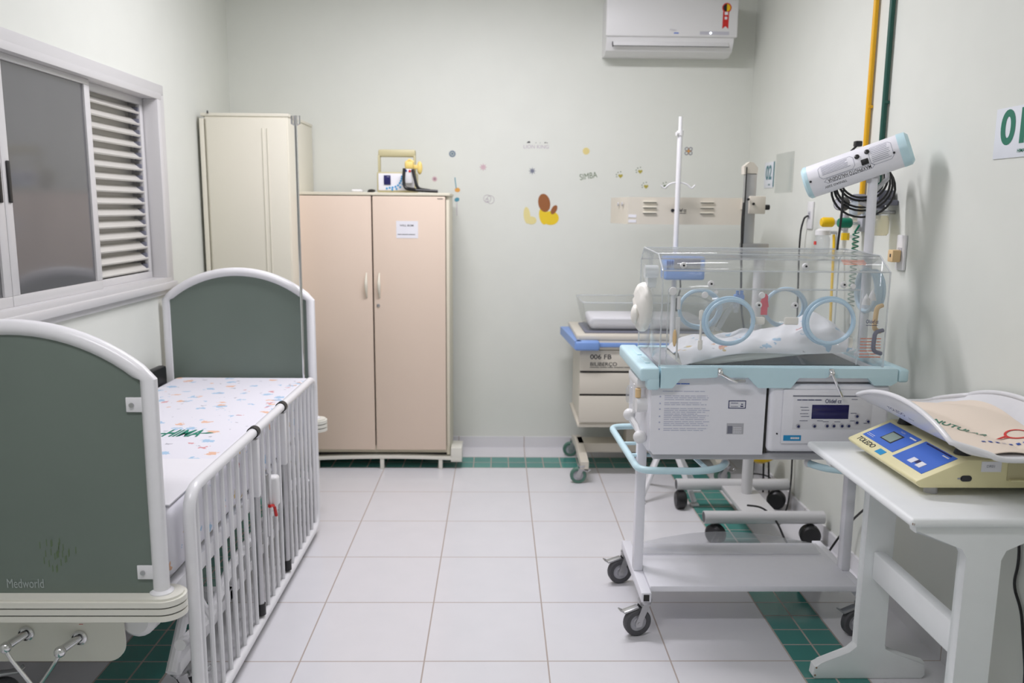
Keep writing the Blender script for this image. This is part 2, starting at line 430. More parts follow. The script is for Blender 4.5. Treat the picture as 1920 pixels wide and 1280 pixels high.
# ================================================================== SETTING
struct('floor', G().box(XL-.15, XR+.15, YF-.15, YB+.15, -0.1, 0), 'floor')
struct('ceiling', G().box(XL-.15, XR+.15, YF-.15, YB+.15, ZC, ZC+.1), 'ceil')
struct('wall_back', G().box(XL-.15, XR+.15, YB, YB+.15, 0, ZC), 'wall')
struct('wall_front', G().box(XL-.15, XR+.15, YF-.15, YF, 0, ZC), 'wall')
struct('wall_right', G().box(XR, XR+.15, YF, YB, 0, ZC), 'wall')
WY0, WY1, WZ0, WZ1 = -3.24, -0.64, 1.115, 1.99
g = G(); x0, x1 = XL-.15, XL
g.box(x0, x1, YF, WY0, 0, ZC); g.box(x0, x1, WY1, YB, 0, ZC); g.box(x0, x1, WY0, WY1, 0, WZ0); g.box(x0, x1, WY0, WY1, WZ1, ZC)
struct('wall_left', g, 'wall')
struct('baseboard_back', G().box(XL, XR, YB-.012, YB, 0, .068), 'base')
struct('baseboard_right', G().box(XR-.012, XR, YF, YB-.012, 0, .068), 'base')
struct('baseboard_left', G().box(XL, XL+.012, YF, YB-.012, 0, .068), 'base')

# ---- window (aluminium sliding window with louvred shutters)
win = D.objects.new('window_1', None); COL.objects.link(win); win.location = (XL, -1.94, WZ0); win['kind'] = 'structure'
g = G(); xi = XL+0.012
# face trim and stepped outer frame
for (a, b_, c, d) in ((WY0-.045, WY1+.045, WZ1-.003, WZ1+.042), (WY0-.045, WY1+.045, WZ0-.045, WZ0+.004), (WY0-.045, WY0+.005, WZ0+.004, WZ1-.003), (WY1-.005, WY1+.045, WZ0+.004, WZ1-.003)):
    g.box(XL, XL+.016, a, b_, c, d, .003)
for (a, b_, c, d) in ((WY0, WY1, WZ1-.028, WZ1), (WY0, WY1, WZ0, WZ0+.035), (WY0, WY0+.028, WZ0+.035, WZ1-.028), (WY1-.05, WY1, WZ0+.035, WZ1-.028)):
    g.box(XL-.12, XL+.024, a, b_, c, d, .002)
g.box(XL, XL+.034, WY0-.05, WY1+.05, WZ0-.02, WZ0+.012, .004)
g.box(XL-.06, XL-.052, WY0, WY1, WZ1-.05, WZ1-.02)
out('window_frame', g, 'alu', win)
def sash(y0, y1, xo, handle_y=None):
    g = G(); z0, z1 = WZ0+.035, WZ1-.028; t = .042
    for a, b_, c, d in ((y0, y1, z1-.022, z1), (y0, y1, z0, z0+.035), (y0, y0+t, z0+.035, z1-.022), (y1-t, y1, z0+.035, z1-.022)):
        g.box(xo-.022, xo, a, b_, c, d, .002)
    s_ = out('sash', g, 'alu', win)
    out('pane', G().box(xo-.014, xo-.008, y0+t, y1-t, z0+.035, z1-.022), 'pane', s_)
    if handle_y is not None:
        out('handle', G().box(xo, xo+.006, handle_y-.009, handle_y+.009, 1.487, 1.622, .003), 'black', s_, 'black recessed finger pull')
sash(-1.860, -1.245, XL-.012, -1.832)
sash(-2.62, -1.863, XL-.012, -1.885)
def shutter(y0, y1, xo):
    g = G(); z0, z1 = WZ0+.035, WZ1-.028; t = .03
    for a, b_, c, d in ((y0, y1, z1-.03, z1), (y0, y1, z0, z0+.03), (y0, y0+t, z0+.03, z1-.03), (y1-t, y1, z0+.03, z1-.03)):
        g.box(xo-.02, xo, a, b_, c, d, .002)
    sh = out('shutter', g, 'alu', win)
    g = G(); n = 15; zz0, zz1 = z0+.03, z1-.03; p = (zz1-zz0)/n
    for i in range(n):
        zc = zz0+p*(i+.5); R = Matrix.Translation((xo-.022, 0, zc)) @ Matrix.Rotation(math.radians(38), 4, 'Y')
        g.box(-.024, .024, y0+t, y1-t, -.0015, .0015, 0, m=R)
        g.box(.018, .026, y0+t, y1-t, -.005, .005, .0015, m=R)
    out('louvre_slats', g, 'slat', sh)
    g = G()
    for i in range(n):
        zc = zz0+p*(i+.5); g.box(xo-.034, xo-.004, y1-t-.010, y1-t-.001, zc-.022, zc+.012, .003)
    out('slat_brackets', g, 'grey', sh)
    out('shutter_back', G().box(xo-.07, xo-.066, y0, y1, z0, z1), 'slat', sh)
shutter(-1.262, -0.697, XL-.042)
shutter(-3.2, -2.61, XL-.042)

# ---- ceiling lamps (above the frame)
for i, (lx, ly, lw) in enumerate(LAMPS):
    t = thing('ceiling_lamp', 'long white ceiling lamp with diffuser above the ' + ('back of the room' if i == 0 else 'cot foot end'), 'lamp', (lx, ly, ZC-.08))
    g = G(); g.box(lx-.64, lx+.64, ly-.13, ly+.13, ZC-.08, ZC, .01); out('housing', g, 'wplastic', t)
    out('diffuser', G().box(lx-.61, lx+.61, ly-.11, ly+.11, ZC-.095, ZC-.08, .006), 'diff', t)

# ================================================================== COT
def arch_pts(xl, xr, zs, za, n=24):     # from left post top over the arch to right post top
    w_ = (xr-xl)/2; h = za-zs; R = (w_*w_+h*h)/(2*h); c = (xl+xr)/2; zc = za-R
    a0 = math.asin(w_/R)
    return [(c+R*math.sin(-a0+2*a0*i/n), zc+R*math.cos(-a0+2*a0*i/n)) for i in range(n+1)]
BXL, BXR = -0.895, -0.228
cot = thing('hospital_cot', 'white metal hospital cot with green arched end panels and barred side rail', 'bed', (-.56, -1.62, 0))
def cot_end(yc, foot):
    z0 = .49
    A = arch_pts(BXL, BXR, 1.053, 1.183)
    pts = [(BXL, yc, z0-.02)]+[(x, yc, z) for x, z in A]+[(BXR, yc, z0-.02)]
    name = 'footboard' if foot else 'headboard'
    g = G().tube(pts, .0205, 16)
    for x in (BXL, BXR): g.lathe([(.030, 0), (.030, .008), (.0225, .014)], (x, yc, .481))
    e = out(name, g, 'white', cot)
    Ai = arch_pts(BXL+.01, BXR-.01, 1.043, 1.171)
    poly = [(BXL+.012, z0-.004)]+Ai+[(BXR-.012, z0-.004)]
    poly = [(p[0], p[1]) for p in poly]
    out('panel', G().prism(poly, (0, yc-.009, 0), X3, Z3, (0, .018, 0)), 'green', e, 'grey-green laminate panel filling the arch')
    # bumper
    L = (BXR+.062)-(BXL-.025); cx = (BXR+.062+BXL-.025)/2
    g = G(); st = stadium(L, .105 if foot else .10, 10)
    def slab(za, zb, sc, mi):
        g.mi = mi; L2 = L-(1-sc)*.12
        g.prism(stadium(L2, (.105 if foot else .10)-(1-sc)*.12, 10), (cx, yc, za), X3, Y3, (0, 0, zb-za))
    slab(.427, .442, 1, 0); slab(.442, .446, .93, 1); slab(.446, .461, 1, 0); slab(.461, .465, .93, 1); slab(.465, .480, 1, 0); slab(.480, .486, .88, 0)
    out('bumper', g, ['warmwhite', 'blackink'], e, 'off-white bumper bar with two dark grooves')
    if foot:
        for xs, sx in ((BXR, -1), (BXL, 1)):
            for zc in (.99, .545):
                g = G(); g.box(min(xs, xs+sx*.055), max(xs, xs+sx*.055), yc-.0145, yc-.0095, zc-.019, zc+.019, .002)
                g.mi = 1; g.cyl((xs+sx*.04, yc-.0145, zc), (xs+sx*.04, yc-.019, zc), .006, n=10)
                out('bracket', g, ['white', 'steel'], e, 'small white screw bracket')
        g = text_bm(G(), 'Medworld', (-.574, yc-.0102, .512), X3, Z3, .036, width=.094); out('lettering', g, 'paleink', e)
        g = G()
        random.seed(3)
        for i in range(26):
            x = -.48+random.gauss(0, .022); z = .60+random.gauss(0, .022); g.prism([(-.0012, -.010), (.0012, -.008), (.001, .010), (-.001, .008)], (x, yc-.0093, z), X3, Z3, (0, -.0003, 0))
        out('wear_marks', g, 'wear', e, 'faint green scuff marks')['kind'] = 'stuff'
    return e
YFT, YHD = -2.535, -0.745
cot_end(YFT, True); cot_end(YHD, False)
# underframe
g = G()
for x in (BXL+.035, BXR-.005): g.box(x-.015, x+.015, YFT+.05, YHD-.04, .425, .475, .004)
for y in (YFT+.10, -1.9, -1.3, YHD-.1): g.box(BXL+.04, BXR-.01, y-.015, y+.015, .43, .47, .003)
g.box(BXL+.03, BXR-.02, YFT+.07, YHD-.05, .475, .492, .003)
out('bed_platform', g, 'white', cot)
g = G()
for x in (BXL+.06, BXR-.05): g.box(x-.02, x+.02, YFT+.16, YHD-.12, .15, .19, .004)
for y in (YFT+.62, YHD-.13): g.box(BXL+.04, BXR-.03, y-.02, y+.02, .15, .19, .004)
out('base_frame', g, 'white', cot)
for x in (BXL+.06, BXR-.05):
    for y0, y1 in ((YFT+.14, YFT+.40), (YHD-.12, YHD-.40)):
        out('lifting_leg', G().tube([(x, y0, .17), (x, y1, .44)], .016, 10), 'white', cot)
        g = G(); g.box(x-.016, x+.016, (y0+y1)/2-.03, (y0+y1)/2+.03, .26, .33, .006); out('leg_bracket', g, 'white', cot)
def caster(root, x, y, ztop, r, yaw, body='steel', wheelm=('rubber', 'lgrey'), wid=.026, pedal=True, off=.03):
    Mx = Matrix.Translation((x, y, 0)) @ Matrix.Rotation(yaw, 4, 'Z')
    g = G(Mx); h = wid/2+.004
    g.cyl((0, 0, ztop), (0, 0, ztop-.012), .026, .022, 16)
    for s_ in (-1, 1):
        g.prism([(-.012, ztop-.012), (.016, ztop-.012), (off+.012, r+.004), (off+.012, r-.012), (off-.010, r-.012), (off-.014, r+.008)], (0, s_*h-.0015, 0), X3, Z3, (0, .003, 0))
    g.box(-.014, .02, -h, h, ztop-.018, ztop-.012)
    g.cyl((off, -h-.003, r), (off, h+.003, r), .006, n=10)
    c = out('caster', g, body, root)
    g = G(Mx); p = [(r*.62, -wid/2), (r*.9, -wid/2), (r, -wid*.3), (r, wid*.3), (r*.9, wid/2), (r*.62, wid/2)]
    g.lathe(p+[p[0]], (off, 0, r), (0, 1, 0), 28, cap=False)
    g.mi = 1; g.lathe([(0, -wid*.42), (r*.30, -wid*.45), (r*.34, -wid*.28), (r*.62, -wid*.34), (r*.62, wid*.34), (r*.34, wid*.28), (r*.30, wid*.45), (0, wid*.42)], (off, 0, r), (0, 1, 0), 28)
    out('wheel', g, list(wheelm), c)
    if pedal:
        g = G(Mx)
        R = Matrix.Translation((off+.028, 0, ztop-.030)) @ Matrix.Rotation(math.radians(14), 4, 'Y')
        g.box(-.03, .028, -.013, .013, -.004, .004, .002, m=R)
        g.tube([(off+.052, -.011, ztop-.036), (off+.068, -.010, ztop-.026), (off+.068, .010, ztop-.026), (off+.052, .011, ztop-.036)], .0025, 6)
        out('brake_pedal', g, body, c)
    return c
for x in (BXL+.06, BXR-.05):
    for y in (YFT+.19, YHD-.15): caster(cot, x, y, .15, .055, .7)
# crank plate
g = G(); yc = YFT+.035
poly = [(-.915, .428), (-.915, .268)] + [(-.40+.05*math.sin(t), .318-.05*math.cos(t)) for t in [PI/2*i/8 for i in range(9)]] + [(-.352, .428)]
g.prism(poly, (0, yc, 0), X3, Z3, (0, .006, 0)); cp = out('crank_plate', g, 'warmwhite', cot)
g = G(); yy = yc-.0005
for cx, zt in ((-.622, .398), (-.462, .386)):
    g.mi = 0
    if cx < -.6: g.prism([(-.024, -.002), (.022, -.003), (.022, .001), (-.024, .002)], (cx, yy, zt), X3, Z3, (0, -.0004, 0)); bars(g, (cx-.01, yy, zt-.008), X3, Z3, .02, 1, .004, .002)
    else: g.prism([(-.012, .003), (-.004, -.001), (.012, -.001), (.012, -.003), (-.006, -.003), (-.012, .001)], (cx, yy, zt), X3, Z3, (0, -.0004, 0)); bars(g, (cx-.007, yy, zt-.010), X3, Z3, .014, 1, .004, .0015)
out('crank_marks', g, 'red', cp, 'small red position marks')
g = G().lathe([(.0085, 0), (.0085, .004), (.003, .004)], (-.438, yc, .392), (0, -1, 0), 14); out('screw', g, 'steel', cp)
for cx, cz, dx in ((-.610, .350, .05), (-.470, .338, -.055)):
    g = G(); g.lathe([(.021, 0), (.021, .006), (.017, .010), (.016, .004)], (cx, yc, cz), (0, -1, 0), 24)
    g.tube([(cx, yc-.004, cz), (cx-.022, yc-.05, cz-.008)], .011, 14); g.ball((cx-.024, yc-.056, cz-.010), .015)
    g.tube([(cx-.024, yc-.058, cz-.014), (cx-.024+dx*.25, yc-.060, cz-.04), (cx-.024+dx*1.4, yc-.058, cz-.13)], .005, 8, fil=.02)
    out('crank', g, 'chrome', cot, 'folding chrome crank handle')
g = G().lathe([(.0, -.01), (.035, -.008), (.05, .01), (.052, .05), (.045, .075), (.047, .12), (.03, .17), (0, .175)], (-.325, yc+.02, .375), (0, 1, -.05), 20)
out('gear_housing', g, 'wplastic', cot)
# side rail
RX = -.178; RY0, RY1, RZ0, RZ1 = -2.455, -.965, .045, .728
g = G().tube([(RX, RY0, RZ0), (RX, RY0, RZ1), (RX, RY1, RZ1), (RX, RY1, RZ0)], .0165, 12, fil=.075, closed=True, seg=6)
rail = out('side_rail', g, 'white', cot)
nb = 20; posts = {8: 1, 13: 1}
PY = (-1.86, -1.50)
ys = [RY0+.052+(RY1-RY0-.09)*i/(nb) for i in range(nb+1)]
for y in ys:
    if min(abs(y-p) for p in PY) < .028: continue
    out('rail_bar', G().cyl((RX, y, RZ0+.008), (RX, y, RZ1-.008), .0078, n=8, cap=False), 'white', rail)
for y in PY:
    g = G().cyl((RX+.0, y, .10), (RX+.0, y, .52), .0125, n=14)
    p = out('slide_post', g, 'steel', rail, 'chrome sliding post inside a white sleeve')
    out('sleeve', G().box(RX-.015, RX+.015, y-.0135, y+.0135, .50, .705, .005), 'white', p)
    out('foot_cap', G().cyl((RX, y, .068), (RX, y, .108), .0165, n=14), 'black', p)
    out('rail_clip', G().cyl((RX, y-.014, RZ1), (RX, y+.014, RZ1), .0205, n=18), 'black', p)
g = G().box(RX-.012, RX+.028, -1.70, -1.655, .40, .515, .012, 3); lt = out('latch', g, 'wplastic', rail, 'white plastic rail latch box')
g = G(); g.box(RX-.016, RX+.002, -1.735, -1.70, .30, .535, .003); out('latch_plate', g, 'steel', lt)
g = G(); g.tube([(RX+.008, -1.735, .418), (RX+.012, -1.69, .405), (RX+.014, -1.675, .36)], .006, 8); out('latch_lever', g, 'red', lt, 'red latch lever')
for y in (-2.33, -1.12): out('rail_arm', G().tube([(RX, y, .30), (BXR-.02, y, .445)], .009, 8), 'white', cot)
# curved lower side beam of the cot seen through the rail
g = G(); g.tube([(-.215, YFT+.06, .30), (-.215, -2.25, .26), (-.215, -2.05, .33), (-.215, -1.2, .33), (-.215, -1.0, .26), (-.215, YHD-.05, .26)], .016, 10, fil=.07); out('side_beam', g, 'white', cot)

# mattress: soft box
MX0, MX1, MY0, MY1, MZ0, MZ1 = -.865, -.215, -2.49, -.775, .492, .695
g = G().box(MX0, MX1, MY0, MY1, MZ0, MZ1, .035, 4)
mt = thing('cot_mattress', 'cot mattress in a white sheet printed with small blue and orange figures', 'mattress', (-.54, -1.63, MZ0))
out('fitted_sheet', g, 'sheet', mt)
g = text_bm(G(), 'HIMA', (-.455, -1.765, MZ1+.0006), X3, Y3, .12, ext=.0008, bold=.02, width=.125, shear=.25)
for a in ((-.555, -1.77), (-.40, -1.76)):
    g.prism([(0, -.003), (.035, .010), (.05, .004), (.03, -.004)], (a[0]+.0, a[1], MZ1+.0008), X3, Y3, (0, 0, .0008))
out('embroidery', g, 'teal', mt, 'green embroidered letters')
def wavy(x0, x1, y0, y1, z, amp, seed, nu=26, nv=22, edge=.0, slope=0.0):
    random.seed(seed); W = [(random.uniform(6, 26), random.uniform(6, 26), random.uniform(0, 6), random.uniform(.3, 1)) for _ in range(6)]
    def f(a, b_):
        x = x0+(x1-x0)*a; y = y0+(y1-y0)*b_
        h = sum(c*math.sin(p*x+q*y+r) for p, q, r, c in W)/3
        e = min(a, 1-a, b_, 1-b_)*8; e = min(1, e)
        return (x, y, z+amp*(.6+.4*h)*(.35+.65*e)+slope*a)
    return f
g = G().grid(wavy(-.86, -.225, -2.465, -2.06, MZ1+.001, .006, 4), 30, 24, (0, 0, -.0035))
single('turned_down_sheet', g, 'linen', 'plain white turned-down sheet at the foot end of the cot mattress', 'sheet')
g = G(); g.ball((-.60, -2.30, MZ1+.048), .16, .10, .036, 24)
for v in g.bm.verts:
    v.co.z += .005*math.sin(v.co.x*50)+.004*math.sin(v.co.y*70+v.co.x*30); v.co.z = max(v.co.z, MZ1+.010)
single('small_pillow', g, 'sheet2', 'small crumpled printed pillow behind the near cot panel', 'pillow')
# chrome IV rod at the headboard
g = G().tube([(-.262, YHD-.032, .30), (-.262, YHD-.032, 1.865)], .0065, 10)
rd = thing('drip_rod', 'thin chrome drip rod standing at the cot headboard', 'IV pole', (-.262, YHD-.032, .30))
out('rod', g, 'chrome', rd)
g = G()
for s_ in (-1, 1): g.tube([(-.262, YHD-.032, 1.855), (-.262+s_*.008, YHD-.032, 1.845), (-.262+s_*.017, YHD-.032, 1.85), (-.262+s_*.017, YHD-.032, 1.885)], .005, 8)
g.cyl((-.262, YHD-.032, 1.84), (-.262, YHD-.032, 1.885), .009, n=12)
out('hook_head', g, 'chrome', rd)
g = G().box(-.278, -.246, YHD-.045, YHD-.021, .43, .46, .003); out('clamp', g, 'steel', rd)
# dark bag between cot and wall
g = G().ball((-.872, -.90, .80), .028, .055, .12, 18); g.tube([(-.875, -.90, .87), (-.88, -.88, .925), (-.86, -.93, .93), (-.87, -.93, .87)], .006, 6)
for v in g.bm.verts: v.co.x += .006*math.sin(v.co.z*60)
out_ = single('black_bag', G().box(-.915, -.872, -1.0, -.84, .56, .76, .012), 'black', 'dark bag hanging between the cot and the left wall', 'bag'); g.bm.free()

# ================================================================== CREAM LOCKER
lk = thing('steel_locker', 'tall cream steel cabinet in the left back corner beside the beige wardrobe', 'cabinet', (-.68, .12, 0))
LY = -.15
g = G().box(-.885, -.452, LY, YB-.016, .0, 1.945, .004); g.box(-.905, -.448, LY-.004, YB-.02, 1.945, 1.962, .003)
out('body', g, 'cream', lk)
g = G().box(-.874, -.458, LY-.012, LY-.0005, .06, 1.935, .003)
for x in (-.583, -.558): g.cyl((x, LY-.0125, .12), (x, LY-.0125, 1.885), .004, n=8)
out('side_panel', g, 'cream', lk, 'front face with two vertical ribs')
out('hinge_strip', G().box(-.912, -.888, LY-.006, LY+.03, .02, 1.935, .003), 'cream', lk)
out('top_screw', G().cyl((-.865, LY-.006, 1.958), (-.865, LY-.006, 1.972), .004, n=8), 'blackink', lk)

# ================================================================== WARDROBE
WX0, WX1, WYF, WYB, WZb, WZt = -.440, .378, .0, .345, .098, 1.565
wd = thing('wardrobe', 'beige two-door wardrobe with curved cream handles', 'wardrobe', (-.03, .17, WZb))
g = G(); g.box(WX0, WX0+.018, WYF, WYB, WZb-.02, WZt-.016, .002); g.box(WX1-.018, WX1, WYF, WYB, WZb-.02, WZt-.016, .002)
g.box(WX0-.006, WX1+.006, WYF-.018, WYB, WZt-.016, WZt, .003); g.box(WX0+.018, WX1-.018, WYF+.012, WYB, WZb-.01, WZb+.03)
g.box(WX0+.018, WX1-.018, WYB-.006, WYB, WZb, WZt-.016)
out('carcass', g, 'beigeside', wd)
xm = -.045
for x0, x1, hx in ((WX0+.001, xm-.0035, xm-.035), (xm+.0035, WX1-.020, xm+.036)):
    d = out('door', G().box(x0, x1, WYF-.018, WYF-.001, WZb+.012, WZt-.020, .005, 3), 'beige', wd)
    g = G().tube([(hx, WYF-.019, 1.125), (hx, WYF-.038, 1.095), (hx, WYF-.046, 1.06), (hx, WYF-.038, 1.02), (hx, WYF-.019, .99)], lambda t: .004+.005*math.sin(PI*t), 8, fil=.02)
    out('handle', g, 'cream', d, 'curved cream bow handle')
    if hx > xm:
        out('lock', G().lathe([(.009, 0), (.009, .004), (.004, .005)], (xm+.028, WYF-.0185, .945), (0, -1, 0), 14), 'steel', d)
        g = G().box(.088, .208, WYF-.0192, WYF-.0181, 1.318, 1.412)
        n_ = out('notice', g, 'paper', d, 'white paper notice with a line of dark lettering')
        g = G(); text_bm(g, 'WILL BOM', (.146, WYF-.0194, 1.387), X3, Z3, .014, bold=.01, width=.075); bars(g, (.096, WYF-.0194, 1.340), X3, Z3, .10, 1, .006, .003, .05, words=3)
        out('lettering', g, 'blackink', n_)
        g = G(); bars(g, (.315, WYF-.0194, 1.535), X3, -Z3*-1, .03, 1, .01, .003, 0, words=2); out('small_mark', g, 'blackink', d)
# pallet
pl = thing('low_pallet', 'low cream platform with short feet under the beige wardrobe', 'platform', (0, .15, 0))
g = G(); N = 20
def bow(x): return .052+.012*(1-((x-.03)/.45)**2)
poly = [(WX0+.88*i/N, bow(WX0+.88*i/N)) for i in range(N+1)]
poly2 = [(x, z+.012) for x, z in poly]
g.prism(poly+poly2[::-1], (0, WYF-.035, 0), X3, Z3, (0, .36, 0))
out('deck', g, 'warmwhite', pl)
out('corner_block', G().box(.385, .448, WYF-.034, WYF+.06, .045, .128, .003), 'warmwhite', pl)
for x in (-.38, -.01, .325):
    for y in (WYF-.02, WYB-.06): out('foot', G().box(x-.011, x+.011, y-.012, y+.012, 0, bow(x)+.0005, .002), 'warmwhite', pl)
g = G().box(WX0+.01, WX1-.01, WYF+.03, WYB-.03, .064, .0775); out('riser', g, 'dark', pl)

# ---- things on the wardrobe
mo = thing('portable_monitor', 'khaki portable patient monitor with a big carrying handle on the wardrobe', 'monitor', (.085, .1, WZt))
y0 = .06; zb = WZt+.001
g = G(); g.box(-.025, .190, y0, .22, zb, zb+.112, .008); out('case', g, 'olive', mo)
out('front_panel', G().box(-.016, .182, y0-.003, y0, zb+.012, zb+.104, .001), 'paper', mo)
g = G(); g.box(.014, .052, y0-.008, y0-.003, zb+.042, zb+.094, .002); out('display', g, 'screen', mo)
g = G()
for i, (x, z) in enumerate([(.03, .018), (.046, .022), (.062, .024), (.078, .028), (.092, .036), (.102, .048), (.108, .060), (.112, .072), (.114, .084), (.060, .012), (.084, .016), (.104, .026), (.118, .042)]):
    g.cyl((x, y0-.003, zb+z+.004), (x, y0-.006, zb+z+.004), .0055, n=10)
out('buttons', g, 'cyanlabel', mo, 'curved rows of blue buttons')
g = G(); g.box(-.018, .188, y0+.01, y0+.06, zb+.195, zb+.235, .010); g.box(-.020, -.008, y0+.012, y0+.055, zb+.10, zb+.205, .004); g.box(.176, .188, y0+.012, y0+.055, zb+.10, zb+.205, .004)
out('carrying_handle', g, 'olive', mo)
pd = thing('spare_paddle', 'yellow hand paddle with coiled black cable leaning on the monitor', 'paddle', (.17, .03, zb))
g = G(); g.box(.134, .182, y0-.045, y0-.012, zb+.128, zb+.168, .010); g.tube([(.138, y0-.03, zb+.160), (.16, y0-.03, zb+.178), (.182, y0-.03, zb+.165)], .007, 8)
g.ball((.214, y0-.02, zb+.135), .016, .014, .036, 14); g.box(.18, .21, y0-.03, y0-.012, zb+.128, zb+.15, .004); out('grip', g, 'paddle', pd)
g = G(); g.box(.130, .176, y0-.045, y0-.010, zb+.05, zb+.128, .006); g.mi = 1; g.cyl((.142, y0-.046, zb+.118), (.142, y0-.048, zb+.118), .006, n=10); g.mi = 2; g.cyl((.162, y0-.046, zb+.116), (.162, y0-.048, zb+.116), .007, n=10)
out('paddle_body', g, ['wplastic', 'deepblue', 'red'], pd)
g = G(); g.tube([(.133, y0-.05, zb+.13), (.128, y0-.055, zb+.07), (.135, y0-.06, zb+.02), (.19, y0-.062, zb+.013), (.26, y0-.06, zb+.010), (.315, y0-.05, zb+.008)], .0085, 8, fil=.03)
g.tube([(.178, y0-.05, zb+.125), (.192, y0-.055, zb+.07), (.205, y0-.06, zb+.02), (.27, y0-.03, zb+.012)], .0085, 8, fil=.03)
hp = []
for i in range(90): t = i/89; a = t*2*PI*11; hp.append((.145+.05*t, y0-.065+.008*math.cos(a), zb+.022-.008*t+.008*math.sin(a)))
g.tube(hp, .0028, 5); out('coiled_cable', g, 'black', pd)
g = G().ball((-.055, .06, WZt+.010), .022, .03, .009, 12); g.box(-.078, -.058, .05, .07, WZt+.001, WZt+.008, .003); single('dark_gadget', g, 'black', 'small black object lying on top of the wardrobe', 'gadget')
g = G().box(-.165, -.105, .05, .10, WZt+.001, WZt+.014, .004); g.cyl((-.16, .045, WZt+.009), (-.11, .045, WZt+.009), .008, n=10); single('white_case', g, 'wplastic', 'small white object left of the black one on the wardrobe', 'case')

# ================================================================== AIR CONDITIONER
ac = thing('air_conditioner', 'white split air conditioner high on the back wall', 'air conditioner', (1.615, YB, 2.36))
ax0, ax1 = 1.245, 1.985
g = G(); yb = YB; yf = .218
prof = [(yb, 2.36), (yb-.10, 2.352), (yb-.165, 2.372), (yf+.012, 2.425), (yf+.012, 2.63), (yb-.15, 2.655), (yb, 2.655)]
g.prism(prof, (ax0+.006, 0, 0), Y3, Z3, (ax1-ax0-.022, 0, 0)); out('casing', g, 'wplastic', ac)
out('front_panel', G().box(ax0, ax1, yf-.004, yf+.03, 2.443, 2.645, .008, 3), 'wplastic', ac)
g = G(); R = Matrix.Translation((0, yf+.022, 2.412)) @ Matrix.Rotation(math.radians(-38), 4, 'X')
g.box(ax0+.042, ax1-.045, -.008, .004, -.028, .024, .004, m=R); fl = out('louvre_flap', g, 'wplastic', ac)
g = G(); g.box(ax0+.04, ax1-.043, -.0055, -.0045, -.032, -.028, 0, m=R); g.box(ax0+.039, ax0+.042, -.009, .004, -.032, .024, 0, m=R); out('flap_gap', g, 'blackink', fl, 'thin dark gap round the flap')
g = G().box(1.772, 1.936, yf-.0052, yf-.004, 2.455, 2.473); dp = out('display_strip', g, 'led', ac)
out('indicator_light', G().cyl((1.832, yf-.0052, 2.464), (1.832, yf-.0075, 2.464), .0055, n=12), 'ledon', dp)
g = G(); g.box(1.626, 1.652, yf-.0052, yf-.004, 2.459, 2.465); out('maker_badge', g, 'bluelabel', ac)
g = G(); text_bm(g, 'Midea', (1.62, yf-.0045, 2.478), X3, Z3, .016, shear=.2); out('lettering', g, 'lgrey', ac)
g = G(); cx, cz = 1.917, 2.60
g.mi = 0; g.cyl((cx, yf-.0042, cz), (cx, yf-.0052, cz), .026, n=24)
g.prism([(-.017, -.02), (.017, -.02), (.016, -.112), (0, -.098), (-.018, -.112)], (cx-.003, yf-.0042, cz), X3, Z3, (0, -.0008, 0))
for mi, a0 in ((1, PI/2), (2, -PI/2)):
    g.mi = mi; g.prism([(.020*math.cos(a0+PI*i/12), .020*math.sin(a0+PI*i/12)) for i in range(13)], (cx, yf-.0053, cz), X3, Z3, (0, -.0006, 0))
g.mi = 3; g.box(cx-.011, cx+.007, yf-.0062, yf-.0052, cz-.038, cz-.022); g.box(cx-.010, cx+.004, yf-.0062, yf-.0052, cz-.062, cz-.048)
out('energy_label', g, ['red', 'black', 'yellow', 'paper'], ac, 'red ribbon energy label with black and yellow disc')

# ================================================================== WALL STICKERS
yw = YB-.0012
def sticker(name, g, mats, label, cat='sticker', group=None): return single(name, g, mats, label, cat, group)
def star(cx, cz, n, r0, r1, ph=0):
    p = [((r0 if i % 2 == 0 else r1)*math.cos(ph+PI*i/n), (r0 if i % 2 == 0 else r1)*math.sin(ph+PI*i/n)) for i in range(2*n)]
    return G().prism(p, (cx, YB, cz), X3, Z3, (0, -.0012, 0))
def ringp(g, cx, cz, R, r, n=28, sx=1, sz=1):
    g.tube([(cx+R*sx*math.cos(2*PI*i/n), YB-.0008, cz+R*sz*math.sin(2*PI*i/n)) for i in range(n)], r, 4, closed=True); return g
g = star(.373, 1.803, 12, .022, .017); g.mi = 1; g.cyl((.373, yw-.0002, 1.803), (.373, yw-.001, 1.803), .013, n=16); g.mi = 0; g.cyl((.373, yw-.001, 1.803), (.373, yw-.0015, 1.803), .006, n=12)
sticker('flower_sticker', g, ['st_blue', 'paleink'], 'round slate-blue flower wall sticker above the wardrobe corner')
sticker('flower_sticker', star(.557, 1.727, 8, .024, .011), 'st_pink', 'pale pink pointed flower wall sticker right of the wardrobe')
g = star(.267, 1.655, 10, .018, .012); g.mi = 1; g.cyl((.267, yw, 1.655), (.267, yw-.001, 1.655), .007, n=12)
sticker('flower_sticker', g, ['st_pink', 'st_mauve'], 'small dusky pink flower wall sticker just above the wardrobe top')
g = star(.851, 1.708, 8, .024, .009); g.mi = 0; sticker('flower_sticker', g, ['st_grey'], 'grey spiky star wall sticker above the yellow figures')
sticker('round_sticker', star(1.171, 1.827, 14, .022, .019), 'st_yellow', 'plain pale yellow round wall sticker')
g = G(); text_bm(g, 'LION KING', (.872, YB-.0002, 1.848), X3, Z3, .030, width=.15)
for x, w_ in ((.826, .022), (.87, .007), (.895, .006), (.925, .012), (.937, .008)):
    g.mi = 1; g.prism([(-w_/2, 0), (-w_*.2, w_*.35), (w_*.3, w_*.5), (w_/2, w_*.1), (w_*.3, 0)], (x, YB, 1.871), X3, Z3, (0, -.001, 0))
sticker('lettering_sticker', g, ['st_line', 'blackink'], 'small thin grey lettering wall sticker with dark specks on top', 'lettering')
